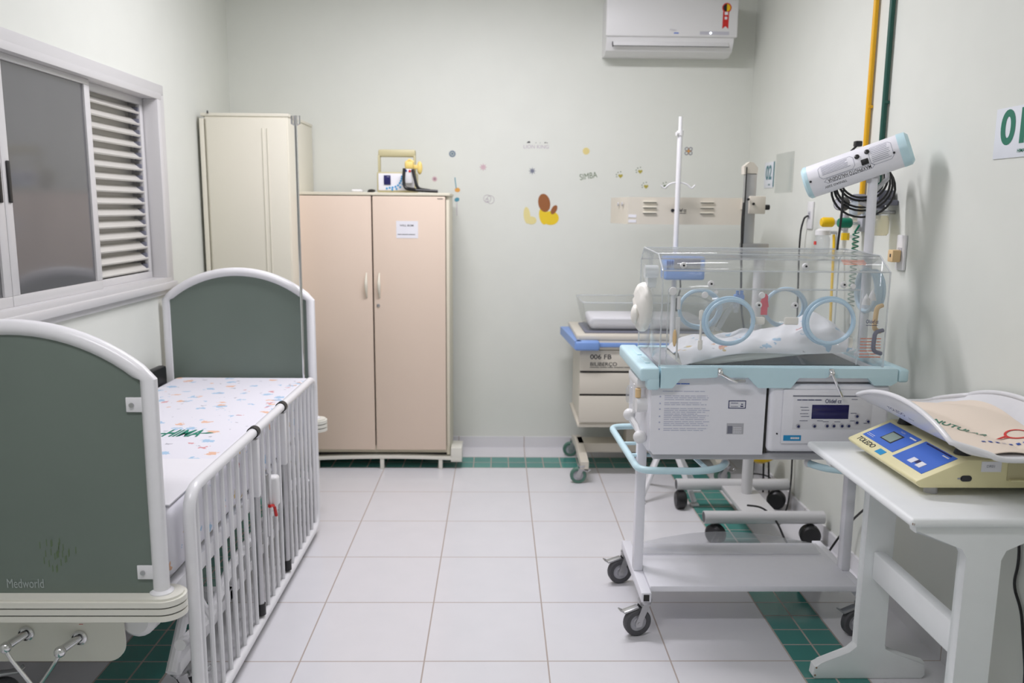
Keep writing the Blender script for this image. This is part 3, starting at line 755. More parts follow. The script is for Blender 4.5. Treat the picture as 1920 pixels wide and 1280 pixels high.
u = Vector((math.cos(.17), 0, math.sin(.17))); v = Vector((-math.sin(.17), 0, math.cos(.17)))
g = G(); text_bm(g, 'SIMBA', (1.188, YB-.0002, 1.680), u, v, .050, width=.105)
sticker('lettering_sticker', g, 'st_dgreen', 'dark green capital letters tilted upward on the back wall', 'lettering')
g = G(); ringp(g, .582, 1.542, .022, .0011); ringp(g, .602, 1.536, .024, .0011, sx=.9); ringp(g, .580, 1.532, .010, .0010)
sticker('outline_sticker', g, 'st_line', 'faint grey outline wall sticker of overlapping round shapes')
# generic stand-in figures
g = G()
def blob(cx, cz, pts, mi, d=.0012):
    g.mi = mi; g.prism(pts, (cx, YB, cz), X3, Z3, (0, -d, 0))
def ell(rx, rz, rot=0, n=24): return [(rx*math.cos(t)*math.cos(rot)-rz*math.sin(t)*math.sin(rot), rx*math.cos(t)*math.sin(rot)+rz*math.sin(t)*math.cos(rot)) for t in [2*PI*i/n for i in range(n)]]
blob(.822, 1.445, ell(.020, .050, .1), 1); blob(.850, 1.415, ell(.030, .024), 1, .0014)
blob(.965, 1.430, ell(.050, .042), 0, .001); blob(.920, 1.440, ell(.024, .050, .2), 0, .0013)
blob(.925, 1.520, ell(.036, .055, .2), 2, .0016); blob(.985, 1.480, ell(.016, .030, -.5), 2, .0018)
sticker('rounded_shapes_sticker', g, ['st_gold', 'st_pale', 'st_brown'], 'largest wall sticker, yellow and brown, in the middle of the back wall')
def paw(cx, cz, m1, m2):
    g = G(); g.prism([(0, -.014), (.014, 0), (.011, .009), (.004, .009), (0, .005), (-.004, .009), (-.011, .009), (-.014, 0)], (cx+.004, YB, cz-.004), X3, Z3, (0, -.0012, 0)); g.mi = 1
    for a in (1.55, 2.25, 2.95, 3.6): g.cyl((cx+.004+.025*math.cos(a), YB, cz+.020*math.sin(a)), (cx+.004+.025*math.cos(a), YB-.0012, cz+.020*math.sin(a)), .0034, n=8)
    return g
for x, z, lab in ((1.377, 1.688, 'leftmost olive paw print wall sticker right of the green letters'), (1.495, 1.715, 'topmost olive paw print wall sticker'), (1.533, 1.627, 'lowest olive paw print wall sticker above the lamp box')):
    sticker('paw_sticker', paw(x, z, 0, 0), ['st_olive', 'st_dgreen'], lab, 'sticker', 'olive paw print stickers')
sticker('paw_sticker', paw(1.652, 1.628, 0, 0), ['st_dgreen', 'st_dgreen'], 'dark paw print wall sticker behind the white drip hook')
g = G()
for a in range(4): t = PI/4+a*PI/2; ringp(g, 1.785+.017*math.cos(t), 1.833+.017*math.sin(t), .0095, .0022, 14)
g.mi = 1; g.prism([(0, .02), (.004, .004), (.02, 0), (.004, -.004), (0, -.02), (-.004, -.004), (-.02, 0), (-.004, .004)], (1.785, YB, 1.833), X3, Z3, (0, -.0015, 0))
sticker('flower_sticker', g, ['st_grey', 'st_orange'], 'grey four-loop flower sticker with orange cross right of the white pole')
g = G(); yy = YB
g.tube([(.388, YB-.001, 1.665), (.392, YB-.001, 1.63), (.396, YB-.001, 1.60)], .0028, 5)
g.mi = 1; g.prism(ell(.016, .013), (.403, YB, 1.592), X3, Z3, (0, -.0015, 0)); g.mi = 2; g.prism(ell(.015, .012, .4), (.400, YB, 1.535), X3, Z3, (0, -.0015, 0)); g.mi = 3; g.box(.398, .401, YB-.001, YB, 1.44, 1.52)
sticker('strip_sticker', g, ['st_teal', 'st_orange', 'st_teal', 'st_line'], 'narrow vertical sticker with orange and blue spots beside the wardrobe edge')

# ================================================================== TROLLEY (bilirubin cot)
tr = thing('bassinet_trolley', 'beige bassinet trolley with drawers and blue bumper against the back wall', 'trolley', (1.5, .05, 0))
tx0, tx1, ty0, ty1 = 1.095, 1.90, -.20, .30
g = G(); g.prism([(ty0, .315), (ty1, .315), (ty1, .735), (ty0, .735)], (tx0+.012, 0, 0), Y3, Z3, (tx1-tx0-.024, 0, 0)); g.box(tx0-.004, tx1+.004, ty0-.006, ty1, .300, .318, .004)
g.box(tx0-.02, tx1+.02, ty0-.02, ty1+.02, .785, .815, .008); out('body', g, 'bil', tr)
for z0, z1 in ((.618, .732), (.490, .606), (.330, .478)):
    d = out('drawer', G().box(tx0, tx1, ty0-.016, ty0+.002, z0, z1, .004), 'bil', tr)
    if z0 > .6:
        g = G(); text_bm(g, '006 FB', (tx0+.055, ty0-.0165, .695), X3, Z3, .036, align='LEFT', bold=.012, width=.115)
        text_bm(g, 'BILIBERÇO', (tx0+.055, ty0-.0165, .655), X3, Z3, .028, align='LEFT', bold=.006, width=.145); bars(g, (tx0+.055, ty0-.0165, .640), X3, Z3, .22, 1, .006, .003, 0, words=6)
        out('lettering', g, 'blackink', d)
    else:
        out('drawer_gap', G().box(tx0+.004, tx1-.004, ty0-.008, ty0, z1+.001, z1+.011), 'dark', d)
g = G().box(tx0-.018, tx1+.018, ty0-.018, ty1+.012, .735, .786, .006); out('upper_band', g, 'bil', tr)
g = G(); g.box(tx0-.035, tx0+.10, ty0-.075, ty0-.018, .738, .790, .012, 3); g.prism([(tx0-.07, ty1-.02), (tx0-.035, ty0-.07), (tx0-.0, ty0-.07), (tx0-.018, ty1-.02)], (0, 0, .745), X3, Y3, (0, 0, .045)); g.box(tx0+.10, tx1, ty0-.035, ty0-.019, .752, .775, .003)
out('bumper', g, 'blue', tr, 'light blue bumper rim')
g = G(); g.box(tx0+.02, tx1-.02, -.02, .12, .10, .155, .006); g.box(tx0+.3, tx0+.42, -.01, .1, .155, .305)
for x in (tx0, tx1-.06):
    g.prism([(ty0-.08, .085), (ty0-.08, .125), (-.02, .155), (.12, .155), (.26, .125), (.26, .085), (.1, .11), (0, .11)], (x+.01, 0, 0), Y3, Z3, (.045, 0, 0))
out('base_frame', g, 'bil', tr)
for x in (tx0+.02, tx1+.01):
    for y in (ty0-.06, .235): caster(tr, x, y, .105, .045, PI*.93 if False else .0, 'steel', ('greentyre', 'lgrey'), .024, True, -.0 if False else -.02)
g = G()
def tray(a, b_):
    return None
bx0, bx1, by0, by1 = tx0+.05, tx1-.1, -.13, .20
lip = .035
for (xa, xb, ya, yb_) in ((bx0, bx1, by0, by0), (bx0, bx1, by1, by1)):
    s_ = -1 if ya == by0 else 1
    g.grid(lambda a, b, xa=xa, xb=xb, ya=ya, s_=s_: (xa-lip*b+(xb-xa+2*lip*b)*a, ya+s_*lip*b, .828+.155*b), 2, 2, (0, .003, 0))
for xa, s_ in ((bx0, -1), (bx1, 1)):
    g.grid(lambda a, b, xa=xa, s_=s_: (xa+s_*lip*b, by0-lip*b+(by1-by0+2*lip*b)*a, .828+.155*b), 2, 2, (.003, 0, 0))
g.box(bx0, bx1, by0, by1, .826, .829)
bt = out('clear_basin', g, 'acrylic', tr, 'clear plastic baby basin')
g = G().tube([(bx0-lip, by0-lip, .985), (bx1+lip, by0-lip, .985), (bx1+lip, by1+lip, .985), (bx0-lip, by1+lip, .985)], .004, 6, fil=.04, closed=True); out('basin_rim', g, 'acrylic_edge', bt)
g = G().box(bx0-.02, bx1+.02, by0-.02, by1+.02, .8145, .825, .004); out('basin_seat', g, 'grey', tr, 'grey strip under the basin')
g = G().box(bx0+.01, bx1-.015, by0+.01, by1-.01, .831, .90, .028, 4); 
for v in g.bm.verts: v.co.z += .004*math.sin(v.co.x*22+v.co.y*15)*(v.co.z > .88)
single('basin_mattress', g, 'linen', 'white bundled mattress in the clear basin of the trolley', 'mattress')

# ================================================================== OVERHEAD LAMP STAND
ps = thing('phototherapy_stand', 'grey wheeled stand with a long beige overhead lamp box', 'lamp', (1.85, -.82, 0))
PXs, PYs = 1.868, -.76
out('post', G().cyl((PXs, PYs, .118), (PXs, PYs, 1.33), .026, n=20), 'greytube', ps)
PL = PXs; PXs = 1.806
g = G().box(PXs-.028, PXs+.022, PYs-.022, PYs+.022, 1.28, 1.655, .004); g.box(PXs-.03, PL+.03, PYs-.03, PYs+.03, 1.27, 1.335, .004); g.mi = 1; g.box(PXs-.031, PXs-.027, PYs-.026, PYs-.018, 1.30, 1.68)
up = out('upper_mast', g, ['steel', 'black'], ps)
g = G().prism([(-.032, 0), (.028, 0), (.03, .028), (.01, .052), (-.01, .055), (-.034, .035)], (PXs-.006, PYs-.022, 1.648), X3, Z3, (0, .046, 0)); out('mast_head', g, 'bil', up)
bx = [(-1, 0)]
g = G().prism([(1.300, -.40), (1.262, -.06), (1.925, -.06), (1.915, -.40)], (0, 0, 1.412), X3, Y3, (0, 0, .135)); lb = out('lamp_box', g, 'bil', ps)
g = G()
for x0 in (1.378, 1.668):
    for z in (1.522, 1.495, 1.468):
        g.mi = 0; g.box(x0, x0+.066, -.409, -.3995, z, z+.005, .001); g.mi = 1; g.box(x0, x0+.066, -.4015, -.3995, z-.0025, z)
out('vent_slots', g, ['cream', 'dark'], lb)
g = G(); text_bm(g, 'Olidef cz', (1.566, -.4003, 1.483), X3, Z3, .024, bold=.01, width=.062); bars(g, (1.535, -.4003, 1.470), X3, Z3, .062, 1, .005, .003, 0)
g.ball((1.527, -.402, 1.482), .009, .001, .009, 12); out('lettering', g, 'blackink', lb)
g = G(); g.box(1.305, 1.345, -.4012, -.4, 1.445, 1.460); g.box(1.305, 1.345, -.4012, -.4, 1.420, 1.434); out('label', g, 'paper', lb)
g = G(); e0 = Vector((1.295, -.36, 0)); 
for yk in (-.32, -.24): g.cyl((1.287 - (yk+.32)*.112-.002, yk, 1.512), (1.281-(yk+.32)*.112, yk, 1.512), .010, n=12)
out('end_knob', g, 'lgrey', lb)
g = G().box(PXs-.012, PXs+.062, PYs-.04, PYs+.03, 1.470, 1.55, .004); g.prism([(PXs, PYs+.028), (PXs+.05, PYs+.028), (1.915, -.38), (1.875, -.38)], (0, 0, 1.49), X3, Y3, (0, 0, .045)); g.mi = 1; g.cyl((PXs+.062, PYs-.02, 1.50), (PXs+.085, PYs-.02, 1.50), .012, n=12); g.cyl((PXs-.02, PYs-.04, 1.535), (PXs-.02, PYs-.046, 1.535), .006, n=8); g.cyl((PXs+.005, PYs-.04, 1.515), (PXs+.005, PYs-.046, 1.515), .006, n=8)
out('clamp', g, ['bil', 'black'], ps)
out('lamp_cable', G().tube([(PXs-.040, PYs-.045, 1.52), (PXs-.046, PYs-.05, 1.44), (PXs-.042, PYs-.05, 1.33), (PXs-.03, PYs-.05, 1.05), (PXs-.0, PYs-.04, .9)], .005, 6, fil=.05), 'black', ps)
g = G().box(1.775, 1.93, -1.09, -.62, .102, .125, .004); out('base_plate', g, 'greytube', ps)
for y, x0, x1 in ((-.63, 1.552, 2.118), (-1.075, 1.580, 2.122)):
    g = G(); g.cyl((x0, y, .122), (x1, y, .122), .029, n=22); g.mi = 1; g.cyl((x0-.001, y, .122), (x0+.004, y, .122), .024, n=18); out('base_tube', g, ['greytube', 'rubber'], ps, 'horizontal round grey base tube')
for i, (x, y, ax) in enumerate(((1.575, -.64, (1, 0, 0)), (1.635, -1.08, (1, .9, 0)), (2.06, -.64, (.5, 1, 0)), (2.06, -1.09, (.2, 1, 0)))):
    g = G(); w_ = .026; a = Vector(ax).normalized()
    g.lathe([(0, -w_), (.036, -w_), (.046, -w_*.6), (.046, w_*.6), (.036, w_), (0, w_)], (x, y, .046), a, 22)
    g.box(x-.012, x+.012, y-.012, y+.012, .07, .097)
    out('caster', g, 'black', ps, 'black twin-wheel caster')

# ---- white IV stand
iv = thing('drip_stand', 'white drip stand with two curled hooks behind the incubator', 'IV pole', (1.538, -.455, 0))
ix, iy = 1.538, -.455
out('pole', G().cyl((ix, iy, .24), (ix, iy, 1.85), .0125, n=14), 'white', iv)
out('inner_rod', G().cyl((ix, iy, 1.84), (ix, iy, 1.935), .0095, n=12), 'white', iv)
out('clamp_knob', G().cyl((ix, iy-.004, 1.855), (ix-.022, iy-.012, 1.852), .009, n=10).cyl((ix, iy, 1.845), (ix, iy, 1.868), .0165, n=12), 'wplastic', iv)
out('hook_bar', G().tube([(ix-.085, iy, 1.605), (ix-.068, iy, 1.588), (ix-.045, iy, 1.610), (ix-.02, iy, 1.618), (ix+.02, iy, 1.618), (ix+.045, iy, 1.610), (ix+.068, iy, 1.588), (ix+.085, iy, 1.607)], .004, 8, fil=.01), 'white', iv)
for a in (math.radians(-142), math.radians(-52), math.radians(20), math.radians(112)):
    out('leg', G().tube([(ix, iy, .27), (ix+.06*math.cos(a), iy+.06*math.sin(a), .24), (ix+.19*math.cos(a), iy+.19*math.sin(a), .018)], .0135, 8, fil=.03), 'white', iv)
    out('foot_pad', G().box(ix+.19*math.cos(a)-.022, ix+.19*math.cos(a)+.022, iy+.19*math.sin(a)-.018, iy+.19*math.sin(a)+.018, 0, .012, .004), 'wplastic', iv)
# blue infusion pump clamped on the pole
pu = thing('infusion_pump', 'blue and grey pump clamped on the white drip stand, seen through the hood', 'pump', (ix+.03, iy-.06, 1.15))
g = G().box(ix-.075, ix+.125, iy-.12, iy-.016, 1.145, 1.26, .012, 3); out('case', g, 'blue', pu)
g = G().box(ix-.03, ix+.10, iy-.123, iy-.12, 1.20, 1.248, .001); out('face', g, 'grey', pu)
g = G()
for i in range(3): g.box(ix-.066+i*.012, ix-.058+i*.012, iy-.124, iy-.119, 1.20+.01*i, 1.24, .001)
out('key_strip', g, 'deepblue', pu)
out('clamp', G().box(ix-.018, ix+.018, iy-.03, iy+.02, 1.175, 1.225, .004), 'grey', pu)
g = G().tube([(ix+.01, iy-.09, 1.146), (ix+.012, iy-.1, 1.10), (ix-.002, iy-.1, 1.05), (ix-.004, iy-.1, 1.0)], .004, 6, fil=.02); g.tube([(ix-.004, iy-.1, 1.055), (ix-.004, iy-.1, .99)], lambda t: .006+.006*math.sin(PI*t), 8); out('plug_lead', g, 'black', pu)

# ================================================================== INCUBATOR
inc = thing('baby_incubator', 'white baby incubator on wheels with clear hood and light blue rim', 'incubator', (1.56, -1.64, 0))
IX0, IX1, IY0, IY1 = 1.165, 1.985, -1.865, -1.425
# side rails of the base
for x in (1.172, 1.945):
    g = G().box(x-.018, x+.018, -1.895, -1.435, .128, .165, .004); g.mi = 1; g.box(x-.010, x+.010, -1.8962, -1.894, .134, .158); out('base_rail', g, ['incwhite', 'dark'], inc)
    for y in (-1.872, -1.465): caster(inc, x, y, .130, .050, PI+.25 if y < -1.6 else PI+.2, 'steel', ('rubber', 'lgrey'), .028, True, .028)
g = G().box(1.19, 1.93, -1.86, -1.475, .158, .172, .004); g.box(1.19, 1.93, -1.866, -1.86, .155, .176, .002); sh = out('lower_shelf', g, 'incwhite', inc)
g = G().grid(lambda a, b: (1.20+.70*a, -1.52+.03*math.sin(PI*a)-.11*b*(.7+.3*math.sin(PI*a)), .178+.045*(1-b)**2*math.sin(PI*(.06+.88*a))), 24, 8, (0, 0, .002)); out('clear_tray_lip', g, 'film', sh, 'clear plastic sheet with raised rear lip')
for x in (1.172, 1.945):
    out('post', G().box(x-.017, x+.017, -1.72, -1.68, .165, .66, .004), 'incwhite', inc)
# body
g = G().box(IX0, IX1, IY0+.03, IY1, .655, .945, .012, 3); body = out('cabinet', g, 'incwhite', inc)
out('under_tray', G().box(IX0+.02, IX1-.03, IY0+.02, IY1+.01, .632, .656, .004), 'incgrey', inc)
# left front panel with slightly wavy top
poly = [(1.170, .672), (1.182, .655), (1.560, .655), (1.562, .915), (1.535, .944), (1.25, .946), (1.228, .918), (1.170, .912)]
g = G().prism(poly, (0, IY0+.005, 0), X3, Z3, (0, .024, 0)); lp = out('front_panel', g, 'incwhite', inc)
yp = IY0+.0047
g = G(); random.seed(5)
g.mi = 0; bars(g, (1.208, yp, .905), X3, Z3, .09, 1, .01, .0035, 0, words=4); bars(g, (1.208, yp, .893), X3, Z3, .035, 1, .01, .003, 0, words=2)
g.mi = 1; bars(g, (1.208, yp, .878), X3, Z3, .15, 1, .01, .0022, .1, words=6)
for z, rws in ((.862, 3), (.838, 2), (.818, 4), (.793, 3), (.772, 3), (.748, 2)):
    bars(g, (1.215, yp, z), X3, Z3, .158, rws, .0065, .0020, .3, words=7); g.box(1.198, 1.203, yp-.0005, yp, z-.006, z-.001)
out('printed_instructions', g, ['bluelabel', 'faintink'], lp)
g = G(); g.mi = 0; g.box(1.434, 1.494, yp-.0006, yp, .818, .846); g.mi = 1; g.box(1.437, 1.491, yp-.001, yp-.0006, .821, .843); g.mi = 0; bars(g, (1.442, yp-.001, .838), X3, Z3, .025, 1, .01, .002, 0); bars(g, (1.442, yp-.001, .826), X3, Z3, .025, 1, .01, .0015, 0); g.box(1.475, 1.485, yp-.0014, yp-.001, .824, .828); g.box(1.477, 1.484, yp-.0014, yp-.001, .832, .835)
out('framed_label', g, ['ink', 'paper'], lp)
g = G(); g.box(1.432, 1.490, yp-.0006, yp, .728, .766); g.mi = 1; bars(g, (1.455, yp-.0006, .752), X3, Z3, .03, 4, .006, .0025, .1); g.mi = 2; g.box(1.435, 1.452, yp-.001, yp-.0005, .730, .757)
out('type_plate', g, ['lgrey', 'paper', 'grey'], lp)
# control unit
pts = [(1.556, .668), (1.560, .885), (1.572, .905), (1.965, .905), (1.985, .885), (1.985, .668)]
g = G().box(1.572, 1.982, IY0-.012, IY0+.04, .668, .905, .016, 3); cu_ = out('control_unit', g, 'incwhite', inc, 'protruding white control unit with display')
out('upper_lip', G().box(1.63, 1.975, IY0+.0, IY0+.032, .912, .948, .006), 'incwhite', inc)
out('panel_gap', G().box(1.558, 1.576, IY0+.012, IY0+.034, .66, .912), 'dark', inc)
g = G().box(1.612, 1.97, IY0-.018, IY0-.011, .700, .890, .005); out('inner_bezel', g, 'incwhite', cu_)
yq = IY0-.0188
fp = out('keypad', G().box(1.648, 1.918, yq, yq+.002, .752, .866, .001), 'paper', cu_, 'pale keypad with dark blue display')
out('display', G().box(1.712, 1.838, yq-.001, yq, .789, .838, .0004), 'screen', fp)
out('keypad_edge', G().box(1.645, 1.93, yq-.0004, yq+.0004, .866, .870), 'grey', fp)
g = G(); text_bm(g, 'Olidef cz', (1.783, yq-.0004, .850), X3, Z3, .020, bold=.01, width=.055); bars(g, (1.66, yq-.0004, .856), X3, Z3, .085, 1, .01, .003, 0)
for i, z in enumerate((.830, .820, .808, .798, .783)): bars(g, (1.672+.004*(i % 2), yq-.0004, z), X3, Z3, .028, 1, .01, .0015, 0, words=3)
for x, z in ((1.74, .783), (1.76, .780), (1.80, .780), (1.853, .858), (1.853, .810), (1.853, .783), (1.90, .775)): bars(g, (x-.008, yq-.0004, z), X3, Z3, .02, 1, .01, .0015, 0, words=3)
out('lettering', g, 'ink', fp)
g = G()
for x, z in ((1.668, .764), (1.723, .765), (1.766, .766), (1.789, .766), (1.817, .766), (1.840, .766), (1.866, .8), (1.867, .778), (1.905, .782)):
    g.mi = 0; g.cyl((x, yq, z), (x, yq-.0035, z), .0075, n=14); g.mi = 1; g.cyl((x+.001, yq-.0035, z-.001), (x+.001, yq-.0045, z-.001), .0045, n=12)
out('buttons', g, ['lgrey', 'ink'], fp)
out('blue_badge', G().box(1.621, 1.681, IY0-.0192, IY0-.0178, .712, .731), 'cyanlabel', cu_).data
g = G(); bars(g, (1.645, IY0-.0194, .725), X3, Z3, .03, 1, .01, .007, 0, words=4); out('badge_lettering', g, 'paper', cu_)
out('screw', G().cyl((1.600, IY0-.012, .735), (1.600, IY0-.015, .735), .003, n=8), 'blackink', cu_)
# ledge (light blue rim)
g = G(); LZ0, LZ1 = .925, .962; ya = IY0-.02
front = [(1.195, .892), (1.235, .892), (1.262, .925), (1.38, .930), (1.392, .936), (1.404, .930), (1.49, .930), (1.525, .895), (1.635, .895), (1.662, .930), (1.752, .930), (1.768, .938), (1.782, .930), (1.895, .930), (1.918, .905), (1.975, .905), (1.995, .917), (1.995, .962), (1.195, .962)]
g.prism(front, (0, ya, 0), X3, Z3, (0, .055, 0))
g.box(1.195, 1.955, IY1-.012, IY1+.018, .93, .960, .004)
rim = out('rim', g, 'lightblue', inc, 'light blue rim with drooping front pads')
g = G(); g.box(1.125, 1.192, ya, IY1+.02, .915, .962, .010, 3); g.box(1.150, 1.192, ya, ya+.05, .885, .93, .008)
g.box(1.155, 1.172, ya+.08, ya+.20, .960, .966, .002); g.box(1.155, 1.172, ya+.24, ya+.38, .960, .966, .002); out('side_ledge', g, 'lightblue', inc)
g = G(); g.box(1.998, 2.035, ya, IY1+.02, .915, .962, .010, 3); out('side_ledge', g, 'lightblue', inc)
g = G().box(1.20, 1.95, IY0+.02, IY1-.01, .935, .956, .003); out('deck', g, 'lgrey', inc, 'grey mattress deck inside the hood')
out('deck_slot', G().box(1.30, 1.90, IY0+.06, IY1-.05, .956, .959), 'dark', inc)
for x, dx, dz in ((1.392, .055, -.028), (1.768, .035, -.075)):
    g = G(); g.ball((x, ya-.008, .948), .011, .010, .011, 12); g.tube([(x, ya-.012, .946), (x+dx*.5, ya-.022, .946+dz*.55), (x+dx, ya-.02, .946+dz)], .0045, 8); g.box(x-.008, x+.008, ya-.004, ya+.004, .935, .962, .002)
    out('release_lever', g, 'chrome', inc, 'small chrome lever on the rim')
g = G().box(1.435, 1.475, ya-.024, ya-.012, .918, .930, .003); out('lever_tag', g, 'steel', inc)
# hood
HX0, HX1, HYF, HYB = 1.195, 1.957, IY0+.012, IY1-.01
prof = [(HYF, .962), (HYF, 1.285), (HYF+.085, 1.335), (HYB-.06, 1.345), (HYB, 1.30), (HYB, .962)]
hood = out('hood', G().prism([(0, 0), (1, 0), (1, 1), (0, 1)], (0, 0, 0), X3*.001, Z3*.001, (0, .001, 0)), 'acrylic', inc, 'clear acrylic hood')
D.meshes.remove(hood.data) if False else None
g = G()
def panel(p, q, t=.004):     # panel spanning x between two profile points
    d = Vector((0, q[0]-p[0], q[1]-p[1])); n = Vector((0, d.z, -d.y)).normalized()*t
    g.prism([(0, 0), (HX1-HX0, 0), (HX1-HX0, d.length), (0, d.length)], (HX0, p[0], p[1]), X3, d.normalized(), n)
for p, q in zip(prof, prof[1:]): panel(p, q)
for x in (HX0, HX1-.004): g.prism(prof, (x, 0, 0), Y3, Z3, (.004, 0, 0))
g.box(HX0-.001, HX1+.001, HYF-.002, HYF, .962, .966)
bmd = g.bm; bmesh.ops.recalc_face_normals(bmd, faces=bmd.faces[:]); bmd.transform(Matrix.Translation(-worldloc(inc))); bmd.to_mesh(hood.data); bmd.free()
g = G()      # whitish haze in these strips paints the highlights along the hood edges
for x in (HX0, HX1): g.tube([(x, a, b_) for a, b_ in prof], .0028, 6)
for a, b_ in prof[1:-1]: g.tube([(HX0, a, b_), (HX1, a, b_)], .0026, 6)
g.tube([(HX0+.02, HYF-.003, 1.225), (HX1-.10, HYF-.003, 1.225)], .0035, 6)
out('hood_edges', g, 'acrylic_edge', hood)
g = G(); g.box(HX0+.02, HX1-.095, HYF-.007, HYF-.003, .972, 1.224); fd = out('access_door', g, 'acrylic', hood, 'clear front access door')
for x in (HX0+.02, HX1-.095): out('door_edge', G().tube([(x, HYF-.006, .972), (x, HYF-.006, 1.225)], .0022, 6), 'acrylic_edge', fd)
def port(c, ax, R=.083, depth=.018, sx=1.0, sz=.92):
    c = Vector(c); g = G(); n = 44
    if abs(ax[1]) > .5: P_ = lambda t, k: c+Vector((R*sx*math.cos(t)*k, 0, R*sz*math.sin(t)*k))
    else: P_ = lambda t, k: c+Vector((0, R*sx*math.cos(t)*k, R*sz*math.sin(t)*k))
    a = Vector(ax)
    for off, rr, k in ((0, .0075, 1), (depth, .006, .94)):
        g.tube([P_(2*PI*i/n, k)+a*off for i in range(n)], rr, 8, closed=True)
    g.grid(lambda s_, t: tuple(P_(2*PI*s_, 1-.06*t)+a*depth*t), n, 2, None)
    o = out('port_ring', g, 'ring', hood, 'round light blue hand port ring')
    g = G(); A = [g.v(P_(2*PI*i/n, .95)+a*.004) for i in range(n)]; g._f(A); out('port_flap', g, 'acrylic', o)
    return o
port((1.416, HYF-.020, 1.120), (0, -1, 0)); port((1.752, HYF-.020, 1.122), (0, -1, 0))
port((1.432, HYB+.012, 1.105), (0, 1, 0), .080); port((1.765, HYB+.012, 1.113), (0, 1, 0), .080)
port((HX1+.012, -1.655, 1.205), (1, 0, 0), .082, .03)
# latches and grommets on the hood
for x, z, r in ((1.228, 1.218, .014), (1.335, 1.206, .011), (1.372, 1.216, .006), (1.525, 1.206, .011), (1.828, 1.238, .009)): out('hood_knob', G().lathe([(r*.7, 0), (r, .004), (r*.9, .010), (0, .012)], (x, HYF-.008, z), (0, -1, 0), 16), 'wplastic', hood, 'white round latch knob')
for x, z in ((1.268, 1.300), (1.355, 1.242), (1.680, 1.300), (1.800, 1.242), (1.518, 1.172), (1.640, 1.172)):
    g = G(); g.lathe([(.011, 0), (.011, .006), (.008, .009), (0, .009)], (x, HYF-.003 if z < 1.26 else HYF+.03, z), (0, -1, .2), 16); g.mi = 1; yk = HYF-.012 if z < 1.26 else HYF+.02; g.cyl((x, yk, z+.001), (x, yk-.002, z+.001), .0035, n=8)
    out('tube_grommet', g, ['wplastic', 'blackink'], hood, 'white tubing grommet with dark centre')
for x in (1.515, 1.628): out('door_latch', G().box(x-.024, x+.024, HYF-.022, HYF-.007, 1.108, 1.134, .006), 'cuff', hood, 'cream door latch')
g = G()
for z in (1.02, 1.12): g.box(1.318, 1.334, HYF-.020, HYF-.007, z, z+.036, .006)
g.cyl((1.326, HYF-.013, 1.03), (1.326, HYF-.013, 1.14), .004, n=8); out('latch_rod', g, 'cuff', hood, 'cream latch rod with thick ends')
for z in (1.03, 1.11): out('door_latch', G().box(1.826, 1.842, HYF-.018, HYF-.007, z, z+.036, .005), 'cuff', hood, 'cream door latch')
g = G(); g.box(1.245, 1.257, HYF-.006, HYF-.002, 1.155, 1.20, .002); g.box(1.243, 1.258, HYF-.006, HYF-.002, 1.06, 1.13, .002); g.box(1.247, 1.254, HYF-.006, HYF-.002, .985, 1.06, .002); out('scale_strip', g, 'wplastic', hood)
g = G(); text_bm(g, 'Olidef cz', (1.908, HYF-.001, 1.118), X3, Z3, .018, bold=.01, width=.042); bars(g, (1.888, HYF-.001, 1.107), X3, Z3, .04, 1, .01, .002, 0); out('maker_lettering', g, 'ink', hood)
g = G(); bars(g, (1.872, HYF-.001, 1.062), X3, Z3, .075, 7, .0105, .0028, .1, words=4)
out('warning_print', g, 'orangeink', hood, 'orange warning print'); g = G()
nn = (Vector((0, .085, .05))).normalized(); bars(g, (1.80, HYF+.03, 1.322), X3, nn, .08, 4, .008, .003, .1, words=4); out('warning_print', g, 'orangeink', hood, 'orange warning print')
g = G().tube([(1.945, HYF-.004, 1.09), (1.915, HYF-.012, 1.085), (1.912, HYF-.012, 1.02), (1.945, HYF-.004, 1.01)], .007, 8, fil=.02); out('side_handle', g, 'grey', hood)
g = G().tube([(1.952, HYF+.03, 1.17), (1.93, HYF+.02, 1.165), (1.925, HYF+.02, 1.09), (1.952, HYF+.03, 1.08)], .008, 8, fil=.02); g.ball((1.24, HYF-.01, 1.06), .007, .006, .03, 10); out('latex_strap', g, 'tan', hood, 'tan latex strap')
g = G()
for i, (x, z) in enumerate(((1.905, 1.20), (1.925, 1.215))): g.lathe([(.014, 0), (.009, .02), (.0, .04)], (x, HYF+.05, z-.03), (0, 0, 1), 12)
out('white_cone', g, 'wplastic', hood)
# iris cuff on the left end
g = G(); g.ball((HX0-.035, -1.70, 1.145), .032, .075, .088, 24)
for v in g.bm.verts:
    a = math.atan2(v.co.z-1.145, v.co.y+1.70); v.co.x += .006*math.sin(a*9)*(1 if v.co.x < HX0-.035 else 0); 
g.ball((HX0-.066, -1.715, 1.12), .014, .03, .035, 14)
out('iris_cuff', g, 'cuff', hood, 'puffy white latex cuff on the end port')
g = G(); g.cyl((HX0-.03, -1.72, 1.245), (HX0, -1.72, 1.245), .03, n=20); g.cyl((HX0-.045, -1.76, 1.275), (HX0+.0, -1.76, 1.275), .022, n=18); out('end_fittings', g, 'acrylic_edge', hood)
